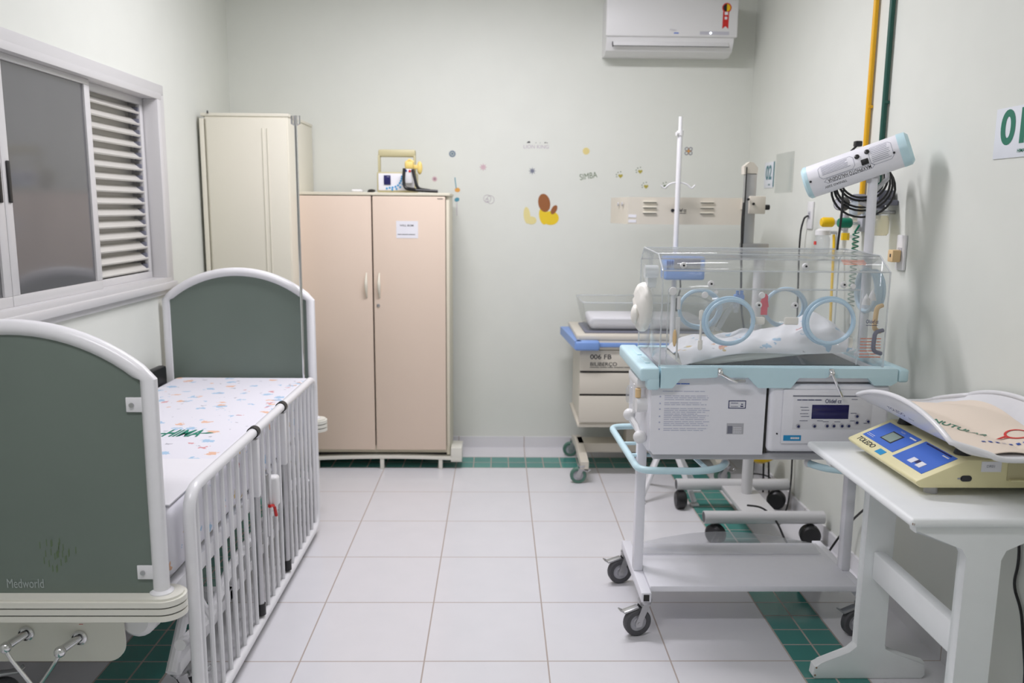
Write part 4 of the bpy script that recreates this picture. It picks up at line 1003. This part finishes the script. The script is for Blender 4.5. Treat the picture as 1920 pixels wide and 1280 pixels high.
# mattress inside
mi_ = thing('incubator_mattress', 'tilted mattress with printed white sheet inside the clear hood', 'mattress', (1.55, -1.66, .96))
mA = Matrix.Translation((1.575, -1.665, 1.012)) @ Matrix.Rotation(math.radians(-6.5), 4, 'Y')
g = G(); g.box(-.30, .30, -.13, .13, -.036, -.006, .012, 2, m=mA); out('mattress_tray', g, 'cuff', mi_, 'cream plastic mattress tray')
def msh(a, b_):
    x = -.298+.596*a; y = -.145+.29*b_; e = min(a, 1-a)*10; e = min(1, e); eb = min(1, min(b_, 1-b_)*7)
    z = .004+.028*e*math.sqrt(eb)+.006*math.sin(x*31+y*22)*eb+.004*math.sin(x*70-y*41)*eb+(.055*math.exp(-((x-.20)/.09)**2-((y-.0)/.09)**2))
    z -= .040*(1-eb)*(.55+.45*math.sin(x*9-.6))
    return mA @ Vector((x, y, z))
g = G().grid(msh, 60, 26, (0, 0, -.003)); out('printed_sheet', g, 'sheet2', mi_)
# things seen in the hood
g = G(); g.box(1.655, 1.68, -1.47, -1.466, 1.09, 1.165, .001); g.prism([(-.018, 0), (.018, 0), (.008, .05), (-.008, .05)], (1.667, -1.468, 1.12), X3, Z3, (0, .003, 0)); single('red_ribbon', g, 'pinkred', 'red tag hanging inside the incubator hood', 'ribbon')
g = G()
for k in range(3):
    pts = [(1.40+.03*k, -1.62+.02*k, 1.045+.0*k), (1.43+.03*k, -1.60, 1.12), (1.50+.02*k, -1.56, 1.165), (1.54, -1.53, 1.15-.02*k)]
    g.tube(pts, .010, 8, fil=.05)
th = thing('breathing_hose', 'pale corrugated breathing hoses with a blue connector inside the hood', 'hose', (1.47, -1.58, 1.03)); out('hose', g, 'jar', th)
g = G(); g.box(1.53, 1.565, -1.55, -1.52, 1.15, 1.175, .004); g.cyl((1.54, -1.54, 1.17), (1.54, -1.54, 1.19), .006, n=10); g.cyl((1.556, -1.54, 1.17), (1.556, -1.54, 1.19), .006, n=10); out('connector', g, 'blue', th)
# push-rail accessory frames
def handle_frame(x, sgn, nm='accessory_rail'):
    z = .603
    xe = x+sgn*.34
    pts = [(x+sgn*.10, -1.30, z), (x, -1.31, z), (x+sgn*.018, -1.875, z), (x+sgn*.23, -1.885, z), (xe-sgn*.03, -1.845, z), (xe, -1.79, z)]
    g = G().tube(pts, .0125, 12, fil=.05); h = out(nm, g, 'lightblue', inc, 'light blue tubular rail under the body')
    g = G()
    for y in (-1.55, -1.70): g.tube([(x+sgn*.012, y, z), (x+sgn*.11, y, z)], .007, 8)
    g.tube([(x+sgn*.26, -1.88, z), (x+sgn*.22, -1.60, z+.01)], .008, 8)
    out('cross_bar', g, 'lightblue', h); out('end_cap', G().ball((xe, -1.788, z), .0155, n=12), 'wplastic', h)
    for y in (-1.55,): out('rail_hanger', G().box(min(x+sgn*.09, x+sgn*.115), max(x+sgn*.09, x+sgn*.115), y-.16, y+.02, z-.004, .634, .003), 'incgrey', h)
handle_frame(1.115, 1)
handle_frame(2.09, -1)
# gas fittings on the left side
g = G(); xx = IX0-.018
g.box(xx-.018, IX0+.001, -1.80, -1.62, .872, .908, .008)
for z in (.835, .79): g.cyl((xx-.012, -1.76, z), (xx-.012, -1.76, z+.045), .011, n=14)
out('side_fitting', g, 'wplastic', inc)
g = G(); g.cyl((IX0+.002, -1.80, .815), (xx-.018, -1.80, .815), .026, n=20); g.ball((xx-.03, -1.74, .765), .022, .02, .022, 14); g.ball((xx-.004, -1.82, .705), .024, .02, .024, 14)
g.tube([(xx-.03, -1.74, .765), (xx-.01, -1.78, .735), (xx-.004, -1.82, .705)], .010, 8); g.tube([(xx-.03, -1.74, .765), (xx+.0, -1.78, .80)], .008, 8); out('flow_valve', g, 'wplastic', inc, 'white valve and elbow fittings')
g = G(); g.cyl((xx-.012, -1.80, .842), (xx-.012, -1.80, .872), .010, n=12); out('amber_filter', g, 'tan', inc)
out('clear_bowl', G().lathe([(.018, 0), (.022, .01), (.022, .05), (.016, .06)], (xx-.016, -1.70, .80), (0, 0, 1), 16), 'jar', inc)

# ================================================================== HALOGEN PHOTOTHERAPY LAMP
pY = -1.63
hl = thing('phototherapy_lamp', 'white halogen lamp barrel with light blue ends on a pole at the incubator', 'lamp', (1.982, pY, .962))
c0 = Vector((1.776, pY+.075, 1.586)); c1 = Vector((2.036, pY-.065, 1.693)); ax = (c1-c0).normalized(); L = (c1-c0).length
fwv = (Vector((-.35, -1, 0))-ax*Vector((-.35, -1, 0)).dot(ax)).normalized(); upv = ax.cross(-fwv).normalized(); upv = upv if upv.z > 0 else -upv
RR = .0575
brl = out('barrel', G().lathe([(RR, 0), (RR, L)], c0, ax, 40), 'incwhite', hl)
out('end_cap', G().lathe([(RR*.86, -.014), (RR*1.01, -.006), (RR*1.015, .006)], c0, ax, 40), 'lightblue', hl)
out('end_cap', G().lathe([(RR*1.015, 0), (RR*1.02, .004), (RR*1.0, .026), (RR*.80, .036)], c1-ax*.004, ax, 40), 'lightblue', hl)
# curved decals on the front of the barrel (angle th measured from the viewer side, upward positive)
def cylpt(s_, th_, k=1.004): return c0+ax*s_+(fwv*math.cos(th_)+upv*math.sin(th_))*RR*k
def decal_line(g, s0, t0, s1, t1, wd_=.0012):
    n = 8; A = []; B = []
    d = Vector((s1-s0, (t1-t0)*RR)); 
    if d.length < 1e-6: return
    nx = Vector((-d.y, d.x)).normalized()*wd_
    for i in range(n+1):
        f = i/n; s_ = s0+(s1-s0)*f; t_ = t0+(t1-t0)*f
        A.append(g.v(cylpt(s_+nx.x, t_+nx.y/RR))); B.append(g.v(cylpt(s_-nx.x, t_-nx.y/RR)))
    for i in range(n): g._f([A[i], A[i+1], B[i+1], B[i]])
def frame(g, s0, s1, t0, t1):
    c = .010
    P4 = [(s0+c, t0), (s1-c, t0), (s1, t0+c/RR), (s1, t1-c/RR), (s1-c, t1), (s0+c, t1), (s0, t1-c/RR), (s0, t0+c/RR)]
    for a, b_ in zip(P4, P4[1:]+P4[:1]): decal_line(g, a[0], a[1], b_[0], b_[1], .0007)
g = G(); frame(g, .045, .165, -.10, .75); frame(g, .215, .290, -.30, .85); frame(g, .055, .225, -.45, -.15)
random.seed(11)
for t_ in [.65-.085*i for i in range(7)]: decal_line(g, .055, t_, .155-random.random()*.02, t_, .0009)
for t_ in [.75-.11*i for i in range(9)]: decal_line(g, .222, t_, .283-random.random()*.01, t_, .0009)
out('printed_frames', g, 'greyink', brl)
def cyl_text(g, txt, s0, th_, size, width, flip=True):
    h = G(); text_bm(h, txt, (0, 0, 0), X3, Y3, size, width=width, bold=.008)
    vm = {}
    for q in h.bm.verts:
        x, y = (-q.co.x, -q.co.y) if flip else (q.co.x, q.co.y)
        vm[q] = g.v(cylpt(s0+x, th_+y/RR, 1.006))
    for f in h.bm.faces: g._f([vm[q] for q in f.verts])
    h.bm.free()
g = G(); cyl_text(g, 'MAXIPHOTO HALOGENA', .140, -.30, .020, .145); cyl_text(g, 'TENSAO 220V', .088, -.68, .013, .075); out('lettering', g, 'blackink', brl)
g = G()
for s_, t_ in ((.178, .52), (.212, .62)): p = cylpt(s_, t_); n = (p-(c0+ax*s_)).normalized(); g.lathe([(.0085, -.002), (.0085, .003), (.005, .005), (0, .005)], p, n, 16)
p = cylpt(.198, .06); n = (p-(c0+ax*.198)).normalized(); 
rot = Matrix(((ax.x, n.x, (ax.cross(n)).x, p.x), (ax.y, n.y, (ax.cross(n)).y, p.y), (ax.z, n.z, (ax.cross(n)).z, p.z), (0, 0, 0, 1)))
g.box(-.012, .012, -.002, .004, -.010, .010, .002, m=rot)
out('switch', g, 'black', brl, 'black rocker switch with two round fuse caps')
g = G()
for s_ in (.012, L-.022): p = cylpt(s_, .0); n = (p-(c0+ax*s_)).normalized(); g.lathe([(.004, -.001), (.004, .002), (0, .002)], p, n, 10)
out('cap_screws', g, 'blackink', brl)
pc = c0+ax*.205
out('pole', G().cyl((1.982, pY+.0, .972), (1.975, pY, 1.60), .0165, n=18), 'incwhite', hl)
out('pole_flange', G().lathe([(.026, 0), (.026, .01), (.018, .016)], (1.982, pY, .9625), (0, 0, 1), 18), 'incwhite', hl)
g = G().box(1.955, 1.995, pY-.012, pY+.012, 1.585, 1.61, .004); g.tube([(1.978, pY, 1.55), (2.035, pY+.02, 1.60), (2.04, pY+.04, 1.64)], .008, 8); out('yoke', g, 'incgrey', hl)
g = G(); random.seed(2)
for k in range(5):
    R_ = .082+.009*k; cx, cz = 1.975+.004*k, 1.605+.006*(k % 2)
    g.tube([(cx+R_*math.cos(2*PI*i/28), pY+.085+.006*k, cz-.012*k*0+R_*.86*math.sin(2*PI*i/28)-.01*k) for i in range(28)], .0042, 6, closed=True)
g.tube([(1.90, pY+.07, 1.56), (1.897, pY+.06, 1.47), (1.892, pY+.06, 1.39), (1.89, pY+.06, 1.345)], .0042, 6, fil=.03)
g.box(1.93, 1.955, pY+.06, pY+.085, 1.715, 1.735, .004); g.tube([(1.94, pY+.07, 1.72), (1.92, pY+.07, 1.70), (1.905, pY+.075, 1.66)], .004, 6)
out('coiled_cable', g, 'black', hl, 'loops of black power cable behind the barrel')
out('cable_hook', G().tube([(1.975, pY, 1.50), (1.975, pY+.09, 1.515), (2.02, pY+.1, 1.52)], .006, 8), 'incgrey', hl)

# ================================================================== TABLE
tb = thing('side_table', 'white painted trestle table with rounded edges at the right wall', 'table', (1.89, -2.36, 0))
g = G().box(1.652, 2.13, -2.69, -2.01, .7255, .7495, .0105, 4); g.mi = 1; g.ball((1.6605, -2.683, .737), .007, .007, .008, 8); out('tabletop', g, ['table', 'chip'], tb)
def arcp(cx, cz, r, a0, a1, n=6): return [(cx+r*math.cos(a0+(a1-a0)*i/n), cz+r*math.sin(a0+(a1-a0)*i/n)) for i in range(n+1)]
def table_leg(y):
    xa, xb = 1.808, 1.884
    poly = [(1.672, 0.0), (2.02, 0.0), (2.03, .012), (2.026, .055), (1.915, .085)] + [(xb+.004, .10)] + [(xb, .115), (xb, .64), (xb+.012, .668), (2.01, .708), (2.03, .7252), (1.668, .7252), (1.672, .708), (xa-.014, .672), (xa, .648), (xa-.002, .11), (xa-.025, .088), (1.69, .055), (1.668, .045), (1.664, .012)]
    g = G().prism(poly, (0, y-.018, 0), X3, Z3, (0, .036, 0))
    es = [e for e in g.bm.edges if abs(e.verts[0].co.y-e.verts[1].co.y) < 1e-6]
    r = bmesh.ops.bevel(g.bm, geom=es, offset=.006, segments=2, profile=.5, affect='EDGES')
    for f in g.bm.faces: f.smooth = True
    l = out('trestle_leg', g, 'table', tb, 'T-shaped wooden leg with a long flat foot')
    g = G()
    for x, z in ((1.675, .040), (1.672, .014)): g.cyl((x, y-.0175, z), (x, y-.0192, z), .003, n=8)
    out('screw_holes', g, 'chip', l)
table_leg(-2.14); table_leg(-2.66)
out('stretcher', G().box(1.828, 1.864, -2.642, -2.158, .345, .435, .006), 'table', tb)

# ================================================================== BABY SCALE
sc = thing('baby_scale', 'cream electronic baby scale with blue panel and white cradle tray', 'scale', (1.9, -2.33, .75))
sy0, sy1 = -2.535, -2.115
g = G(); prof = [(1.738, .785), (1.752, .773), (2.16-.03, .773), (2.13, .850), (1.868, .850), (1.738, .792)]
g.prism(prof, (0, sy0, 0), X3, Z3, (0, sy1-sy0, 0))
es = g.bm.edges[:]; bmesh.ops.bevel(g.bm, geom=es, offset=.005, segments=2, profile=.5, affect='EDGES')
for f in g.bm.faces: f.smooth = True
cs = out('case', g, 'scalecream', sc)
su = Vector((0, -1, 0)); sv = Vector((.13, 0, .058)).normalized(); sn = su.cross(sv)
so = Vector((1.738, -2.325, .792))
def sl(a, b_, k=0.0): return so+su*a+sv*b_+sn*(k+.0005)
def slab_on(name, a0, a1, b0, b1, m_, par, k=.0, th_=.0012):
    g = G(); g.prism([(a0, b0), (a1, b0), (a1, b1), (a0, b1)], so+sn*(k), su, sv, sn*th_); return out(name, g, m_, par)
pn = slab_on('display_panel', -.185, .005, .038, .128, 'bluelabel', cs)
slab_on('lcd_window', -.115, -.050, .060, .105, 'dark', pn, .0012, .0008); slab_on('lcd', -.110, -.055, .063, .100, 'lcd', pn, .002, .0006)
pk = slab_on('key_panel', .025, .185, .028, .130, 'bluelabel', cs)
for a in (.098, .140): slab_on('key', a-.012, a+.012, .040, .062, 'paper', pk, .0012, .0015)
slab_on('key', .112, .128, .048, .062, 'screen', pk, .0012, .0015); slab_on('slot', .04, .165, .122, .1265, 'screen', pk, .0012, .0008)
g = G(); text_bm(g, 'TOLEDO', sl(-.125, .020), su, sv, .024, bold=.012, width=.105); out('lettering', g, 'blackink', cs)
slab_on('cyan_label', -.045, -.008, .008, .028, 'cyanlabel', cs)
g = G(); bars(g, sl(-.175, .055, .0012), su, sv, .05, 2, .006, .0015, .2); bars(g, sl(-.035, .116, .0012), su, sv, .035, 1, .01, .005, 0); bars(g, sl(.14, .116, .0012), su, sv, .03, 1, .01, .004, 0); text_bm(g, 'TOLEDO', sl(-.08, .116, .0013), su, sv, .007); out('small_print', g, 'paper', cs)
# near side face details
ys_ = sy0-.0005
g = G(); g.box(1.905, 1.958, ys_-.0006, ys_, .818, .846); out('asset_tag', g, 'paper', cs, 'white paper tag'); 
g = G(); text_bm(g, 'DR01', (1.93, ys_-.0007, .833), X3, Z3, .010); bars(g, (1.845, ys_-.0003, .802), X3, Z3, .012, 1, .01, .004, 0); bars(g, (2.05, ys_-.0003, .805), X3, Z3, .06, 4, .005, .0025, .1); out('side_print', g, 'greyink', cs)
out('recess_shade_patch', G().box(1.975, 2.045, ys_-.001, ys_+.0004, .795, .843), 'olive', cs, 'flat khaki patch painted as the shade of a square recess'); out('recess_lip', G().box(1.980, 2.040, ys_-.012, ys_-.001, .795, .799), 'scalecream', cs)  # flat plate, its khaki colour stands for the shade inside a recess
g = G().prism(stadium(.030, .016, 6), (1.868, ys_, .800), X3, Z3, (0, -.0008, 0)); out('seal', g, 'blackink', cs)
out('cyan_side_label', G().box(2.068, 2.096, ys_-.0008, ys_, .815, .828), 'cyanlabel', cs)
for x in (1.80, 2.09):
    for y in (sy0+.04, sy1-.04): out('foot', G().cyl((x, y, .7495), (x, y, .774), .018, .015, 14), 'rubber' if x > 2 else 'lgrey', sc)
for x in (1.885, 2.06):
    for y in (sy0+.055, sy1-.055): out('tray_support', G().cyl((x, y, .850), (x, y, .878), .022, .012, 14), 'black', sc)
TX0, TX1, TY0, TY1 = 1.775, 2.125, -2.655, -2.035
def hgt(v):     # side wall height along the tray length
    return .006+.080*max(0, math.sin(PI*min(1, max(0, v)))**.75)
def trayf(u_, v_):
    v2 = .5-.5*math.cos(PI*v_)
    y = TY0+(TY1-TY0)*v2; c = (TX0+TX1)/2; hw = (TX1-TX0)/2
    endr = 1-(.5*max(0, abs(v2-.5)*2-.86)/.14)
    s_ = 2*u_-1; 
    if abs(s_) < .62: x = s_/.62*(hw-.075); z = 0
    else:
        t = (abs(s_)-.62)/.38; z = hgt(v2)*(t**1.35); x = math.copysign((hw-.075)+.075*(t**.75), s_)
    mid = math.exp(-((v2-.5)/.33)**2)
    return (c+x*(endr), y, .884+z+.006*(1-mid))
g = G().grid(trayf, 40, 40, (0, 0, -.006))
try_ = out('cradle_tray', g, 'white', sc, 'white cradle tray with raised curved sides', sharp=60)
g = G(); pts = [trayf(0, i/40) for i in range(41)]+[trayf(j/20, 1) for j in range(1, 20)]+[trayf(1, 1-i/40) for i in range(41)]+[trayf(1-j/20, 0) for j in range(1, 20)]
g.tube([(p[0], p[1], p[2]-.002) for p in pts], .0075, 8, closed=True); out('tray_rim', g, 'white', try_, sharp=60)
g = G()
h = G(); text_bm(h, 'TOLEDO', (0, 0, 0), X3, Y3, .026, bold=.015, width=.10); text_bm(h, 'Junior', (.082, -.004, 0), X3, Y3, .017, width=.035, shear=.4)
vm = {}
for q in h.bm.verts:
    yy = -2.31-q.co.x; v2 = (yy-TY0)/(TY1-TY0); t = .62+q.co.y*5.2
    c = (TX0+TX1)/2; hw = (TX1-TX0)/2; z = hgt(v2)*(t**1.35); x = -((hw-.075)+.075*(t**.75))
    mid = math.exp(-((v2-.5)/.33)**2)
    vm[q] = g.v((c+x-.0135, yy, .884+z+.006*(1-mid)-.006))
for f in h.bm.faces: g._f([vm[q] for q in f.verts])
h.bm.free(); out('tray_lettering', g, 'ink', try_)
# cream printed cloth in the tray
cl = thing('printed_cloth', 'cream cloth with printed letters and a red ring lying in the scale tray', 'cloth', (1.95, -2.33, .89))
def clf(a, b_):
    x = 1.845+.225*a; y = -2.625+.54*b_
    return (x, y, .888+.010*abs(math.sin(x*24+y*5))+.018*max(0, math.sin((b_-.35)*5))+.028*a*a*math.sin(PI*b_))
g = G().grid(clf, 26, 40, (0, 0, .002)); out('fabric', g, 'cloth', cl)
def drape(g2, h, o, ang, lift=.0035):
    vm = {}; ca, sa = math.cos(ang), math.sin(ang)
    for q in h.bm.verts:
        x = o[0]+q.co.x*ca-q.co.y*sa; y = o[1]+q.co.x*sa+q.co.y*ca
        a = (x-1.845)/.225; b_ = (y+2.625)/.54; z = clf(a, b_)[2]
        vm[q] = g2.v((x, y, z+lift))
    for f in h.bm.faces: g2._f([vm[q] for q in f.verts])
    h.bm.free()
g = G(); h = G(); text_bm(h, 'NUTULAR', (0, 0, 0), X3, Y3, .038, bold=.01, width=.14); drape(g, h, (1.905, -2.42), -.9); out('green_print', g, 'signgreen', cl)
g = G(); h = G(); n = 24
for (r0, r1) in ((.030, .024),):
    A = [h.v((r0*1.1*math.cos(2*PI*i/n), r0*math.sin(2*PI*i/n), 0)) for i in range(n)]; B = [h.v((r1*1.1*math.cos(2*PI*i/n), r1*math.sin(2*PI*i/n), 0)) for i in range(n)]
    for i in range(n): h._f([A[i], A[(i+1) % n], B[(i+1) % n], B[i]])
a_ = [h.v(p) for p in ((-.028, .008, 0), (-.062, 0, 0), (-.028, -.010, 0), (-.028, -.004, 0), (-.050, 0, 0), (-.028, .003, 0))]; h._f(a_[:3]+[]) if False else h._f([a_[0], a_[1], a_[2], a_[3], a_[4], a_[5]])
drape(g, h, (2.015, -2.50), .1); out('red_print', g, 'red', cl)
g = G(); h = G(); random.seed(9)
for i in range(9): x = -.07+.017*i; h.box(x, x+.009, random.uniform(-.006, 0), random.uniform(.003, .008), 0, .0001)
drape(g, h, (1.965, -2.55), -.12); out('blue_print', g, 'bluelabel', cl)

# ================================================================== RIGHT WALL
def sign(y0, y1, z0, z1, num, label, numm, small, stripe=False, yc=None, wn=None, hs=.68):
    t = thing('bed_number_sign', label, 'sign', (XR, (y0+y1)/2, z0))
    p = out('plate', G().box(XR-.004, XR-.0002, y0, y1, z0, z1, .001), 'signwhite', t)
    if stripe: out('edge_strip', G().box(XR-.005, XR-.0002, y0-.004, y0, z0+.005, z1), numm, t)
    W = y1-y0; g = G(); text_bm(g, num, (XR-.0045, (y0+y1)/2 if yc is None else yc, z0+(z1-z0)*.57), -Y3, Z3, (z1-z0)*hs, bold=.03, width=W*.62 if wn is None else wn); text_bm(g, small, (XR-.0045, (y0+y1)/2-W*.1, z0+(z1-z0)*.12), -Y3, Z3, (z1-z0)*.10, bold=.01)
    out('lettering', g, numm, p)
sign(-2.27, -2.045, 1.643, 1.79, '01', 'white sign with green number 01 cut by the right frame edge', 'signgreen', 'HIMA', yc=-2.143, wn=.115, hs=.92)
sign(-.045, .105, 1.61, 1.75, '02', 'small white sign with teal number 02 in the right back corner', 'signteal', 'HIMA', True, wn=.10, hs=.75)
g = G(); g.box(XR-.006, XR-.003, -.35, -.085, 1.58, 1.785, .001); single('clear_paper_holder', g, 'holder', 'empty clear plastic paper holder on the wall right of sign 02', 'holder')
def socket(y, z0, z1, lab, w_=.033):
    t = thing('wall_socket', lab, 'socket', (XR, y, z0)); p = out('plate', G().box(XR-.010, XR-.0002, y-w_, y+w_, z0, z1, .004), 'wplastic', t)
    zc = (z0+z1)/2; g = G(); g.box(XR-.0115, XR-.0095, y-.014, y+.014, zc-.018, zc+.018, .002); out('insert', g, 'lgrey', p)
    g = G(); 
    for dz in (-.008, .008): g.cyl((XR-.0115, y, zc+dz), (XR-.0125, y, zc+dz), .003, n=8)
    out('pin_holes', g, 'blackink', p); return t
socket(-.62, 1.40, 1.53, 'white wall socket with a black cable between sign 02 and the gas outlets')
socket(-1.535, 1.27, 1.40, 'white wall socket with a beige adaptor right of the incubator lamp')
g = G().box(XR-.045, XR-.013, -1.552, -1.512, 1.30, 1.345, .004); ad = thing('beige_adaptor', 'beige plug adaptor in the white wall socket right of the lamp', 'adaptor', (XR-.03, -1.53, 1.30)); out('body', g, 'tan', ad); out('hole', G().box(XR-.0455, XR-.0445, -1.540, -1.530, 1.318, 1.330), 'blackink', ad)
g = G().tube([(XR-.016, -.62, 1.462), (XR-.025, -.60, 1.455), (XR-.03, -.575, 1.40), (XR-.03, -.57, 1.30), (XR-.015, -.60, .6), (XR-.015, -.62, .28), (XR-.02, -.64, .13), (2.09, -.72, .03), (2.00, -.86, .006)], .0045, 6, fil=.06); single('wall_cable', g, 'black', 'black cable dropping from the wall socket behind the incubator to the floor', 'cable')
def pipe(y, m_, lab):
    t = thing('gas_pipe', lab, 'pipe', (XR-.015, y, 1.46)); out('tube', G().tube([(XR-.014, y, 1.47), (XR-.014, y, ZC)], .0105, 12), m_, t)
    for z in (1.9, 2.5): out('pipe_clip', G().box(XR-.018, XR-.0002, y-.013, y+.013, z-.006, z+.006, .002), m_, t)
pipe(-1.185, 'yellowpipe', 'yellow gas pipe rising to the ceiling on the right wall')
pipe(-1.325, 'greenpipe', 'dark green gas pipe rising to the ceiling on the right wall')
def gas_valve(y, z, m_, lab, xo=XR-.0):
    t = thing('gas_valve', lab, 'valve', (XR, y, z)); 
    out('wall_outlet', G().box(XR-.022, XR-.0002, y-.026, y+.026, z-.035, z+.035, .004), 'lgrey', t)
    out('stem', G().cyl((XR-.02, y, z), (XR-.055, y, z), .010, n=14), 'chrome', t)
    out('knob', G().lathe([(.016, 0), (.021, .006), (.021, .046), (.016, .054)], (XR-.055, y, z), (-1, 0, 0), 16), m_, t)
    return t
gas_valve(-1.02, 1.438, 'yellow', 'yellow gas valve knob on the right wall')
gas_valve(-1.20, 1.438, 'greenplastic', 'green gas valve knob beside the yellow one')
def flask(y, z, r, h, m_, lab, cap='wplastic', tagm=None, name='humidifier_flask'):
    t = thing(name, lab, 'flask', (XR-.05, y, z)); x = XR-.062
    out('jar', G().lathe([(r*.85, 0), (r, .01), (r, h*.8), (r*.8, h)], (x, y, z), (0, 0, 1), 20), m_, t)
    out('cap', G().lathe([(r*1.02, 0), (r*1.02, .02), (r*.6, .028)], (x, y, z+h), (0, 0, 1), 20), cap, t)
    out('wall_arm', G().cyl((x, y, z+h+.012), (XR-.001, y, z+h+.012), .007, n=10), 'steel', t)
    if tagm: out('label', G().box(x-r-.0015, x-r+.001, y-.012, y+.012, z+h*.5, z+h*.68), tagm, t)
    return t
flask(-.93, 1.295, .032, .085, 'jar', 'clear white-capped flask under the yellow valve', 'wplastic', 'red')
flask(-1.27, 1.47, .034, .055, 'jarblue', 'bluish domed flask hanging above the green valve', 'grey')
flask(-1.45, 1.395, .040, .075, 'jaryellow', 'large yellowish suction flask right of the lamp pole', 'jar')
rg = thing('regulator', 'dark grey regulator above the suction flask', 'regulator', (XR-.05, -1.43, 1.50)); out('body', G().box(XR-.085, XR-.0005, -1.475, -1.385, 1.508, 1.528, .004).box(XR-.07, XR-.012, -1.455, -1.405, 1.528, 1.565, .004).cyl((XR-.05, -1.43, 1.49), (XR-.05, -1.43, 1.51), .018, n=14), 'grey', rg)
gg = thing('pressure_gauge', 'round black pressure gauge above the green valve', 'gauge', (XR-.05, -1.10, 1.50)); out('stem', G().cyl((XR-.001, -1.10, 1.515), (XR-.05, -1.10, 1.515), .008, n=10), 'chrome', gg)
out('dial_case', G().cyl((XR-.05, -1.10, 1.515), (XR-.078, -1.12, 1.515), .030, .026, 20), 'black', gg); out('dial', G().cyl((XR-.078, -1.12, 1.515), (XR-.0795, -1.121, 1.515), .023, n=20), 'lgrey', gg)
g = G().tube([(XR-.05, -1.02, 1.385), (XR-.05, -1.03, 1.34), (XR-.06, -1.06, 1.2), (XR-.07, -1.10, 1.0), (XR-.05, -1.08, .75)], .006, 8, fil=.08); yh = single('yellow_hose', g, 'yellow', 'yellow hose hanging from the yellow valve behind the hood', 'hose')
gas = thing('yellow_connector', 'square yellow gas connector under the green valve', 'connector', (XR-.04, -1.115, 1.36)); out('nut', G().cyl((XR-.04, -1.115, 1.365), (XR-.04, -1.115, 1.395), .017, n=6), 'yellow', gas); out('pipe_stub', G().cyl((XR-.04, -1.115, 1.38), (XR-.001, -1.115, 1.38), .007, n=8), 'chrome', gas)
g = G(); hp = []
for i in range(160): t_ = i/159; a = t_*2*PI*16; hp.append((XR-.05+.012*math.cos(a), -1.24+.012*math.sin(a), 1.40-.30*t_))
g.tube(hp, .0028, 5); g.tube([(XR-.05, -1.228, 1.40), (XR-.03, -1.22, 1.43)], .004, 6); single('green_spiral_hose', g, 'greenplastic', 'spiral green hose hanging from the green valve', 'hose')
# bottles behind glass etc.
# ---- cable at the right edge and on the floor
g = G().tube([(XR-.008, -2.365, .70), (XR-.008, -2.362, .58), (XR-.008, -2.378, .50), (XR-.008, -2.362, .42), (XR-.008, -2.41, .37), (XR-.010, -2.46, .2), (XR-.015, -2.47, .08), (XR-.02, -2.5, .006)], .004, 6, fil=.04); single('wall_lead', g, 'black', 'thin black lead hanging down the wall behind the white table', 'cable')
g = G().tube([(1.79, -1.02, .158), (1.85, -1.05, .162), (1.90, -1.10, .12), (1.93, -1.17, .03), (1.95, -1.26, .006), (2.0, -1.35, .006), (2.07, -1.32, .10), (2.12, -1.36, .22), (2.135, -1.47, .33), (2.135, -1.6, .40), (2.135, -1.75, .42)], .0045, 6, fil=.05); single('floor_cable', g, 'black', 'black cable looped over the stand base and up the right wall', 'cable')
g = G().tube([(1.62, -1.14, .07), (1.58, -1.19, .04), (1.55, -1.24, .006), (1.58, -1.32, .006), (1.70, -1.36, .006)], .004, 6, fil=.04); single('floor_lead', g, 'black', 'short black lead on the floor under the incubator shelf', 'cable')
# ---- yellow basin on wire stand
yb_ = thing('yellow_basin', 'round yellow basin on a black wire stand behind the incubator', 'basin', (2.02, -.46, 0))
out('bowl', G().lathe([(.035, 0), (.07, .02), (.082, .05), (.086, .052), (.086, .056), (.075, .054), (.04, .01), (0, .008)], (2.02, -.46, .188), (0, 0, 1), 28), 'yellow', yb_)
g = G()
for a in range(4): t_ = PI/4+a*PI/2; g.tube([(2.02+.055*math.cos(t_), -.46+.055*math.sin(t_), .198), (2.02+.07*math.cos(t_), -.46+.07*math.sin(t_), .004)], .005, 6)
g.tube([(2.02+.065*math.cos(2*PI*i/20), -.46+.065*math.sin(2*PI*i/20), .10) for i in range(20)], .004, 5, closed=True); out('wire_stand', g, 'black', yb_)
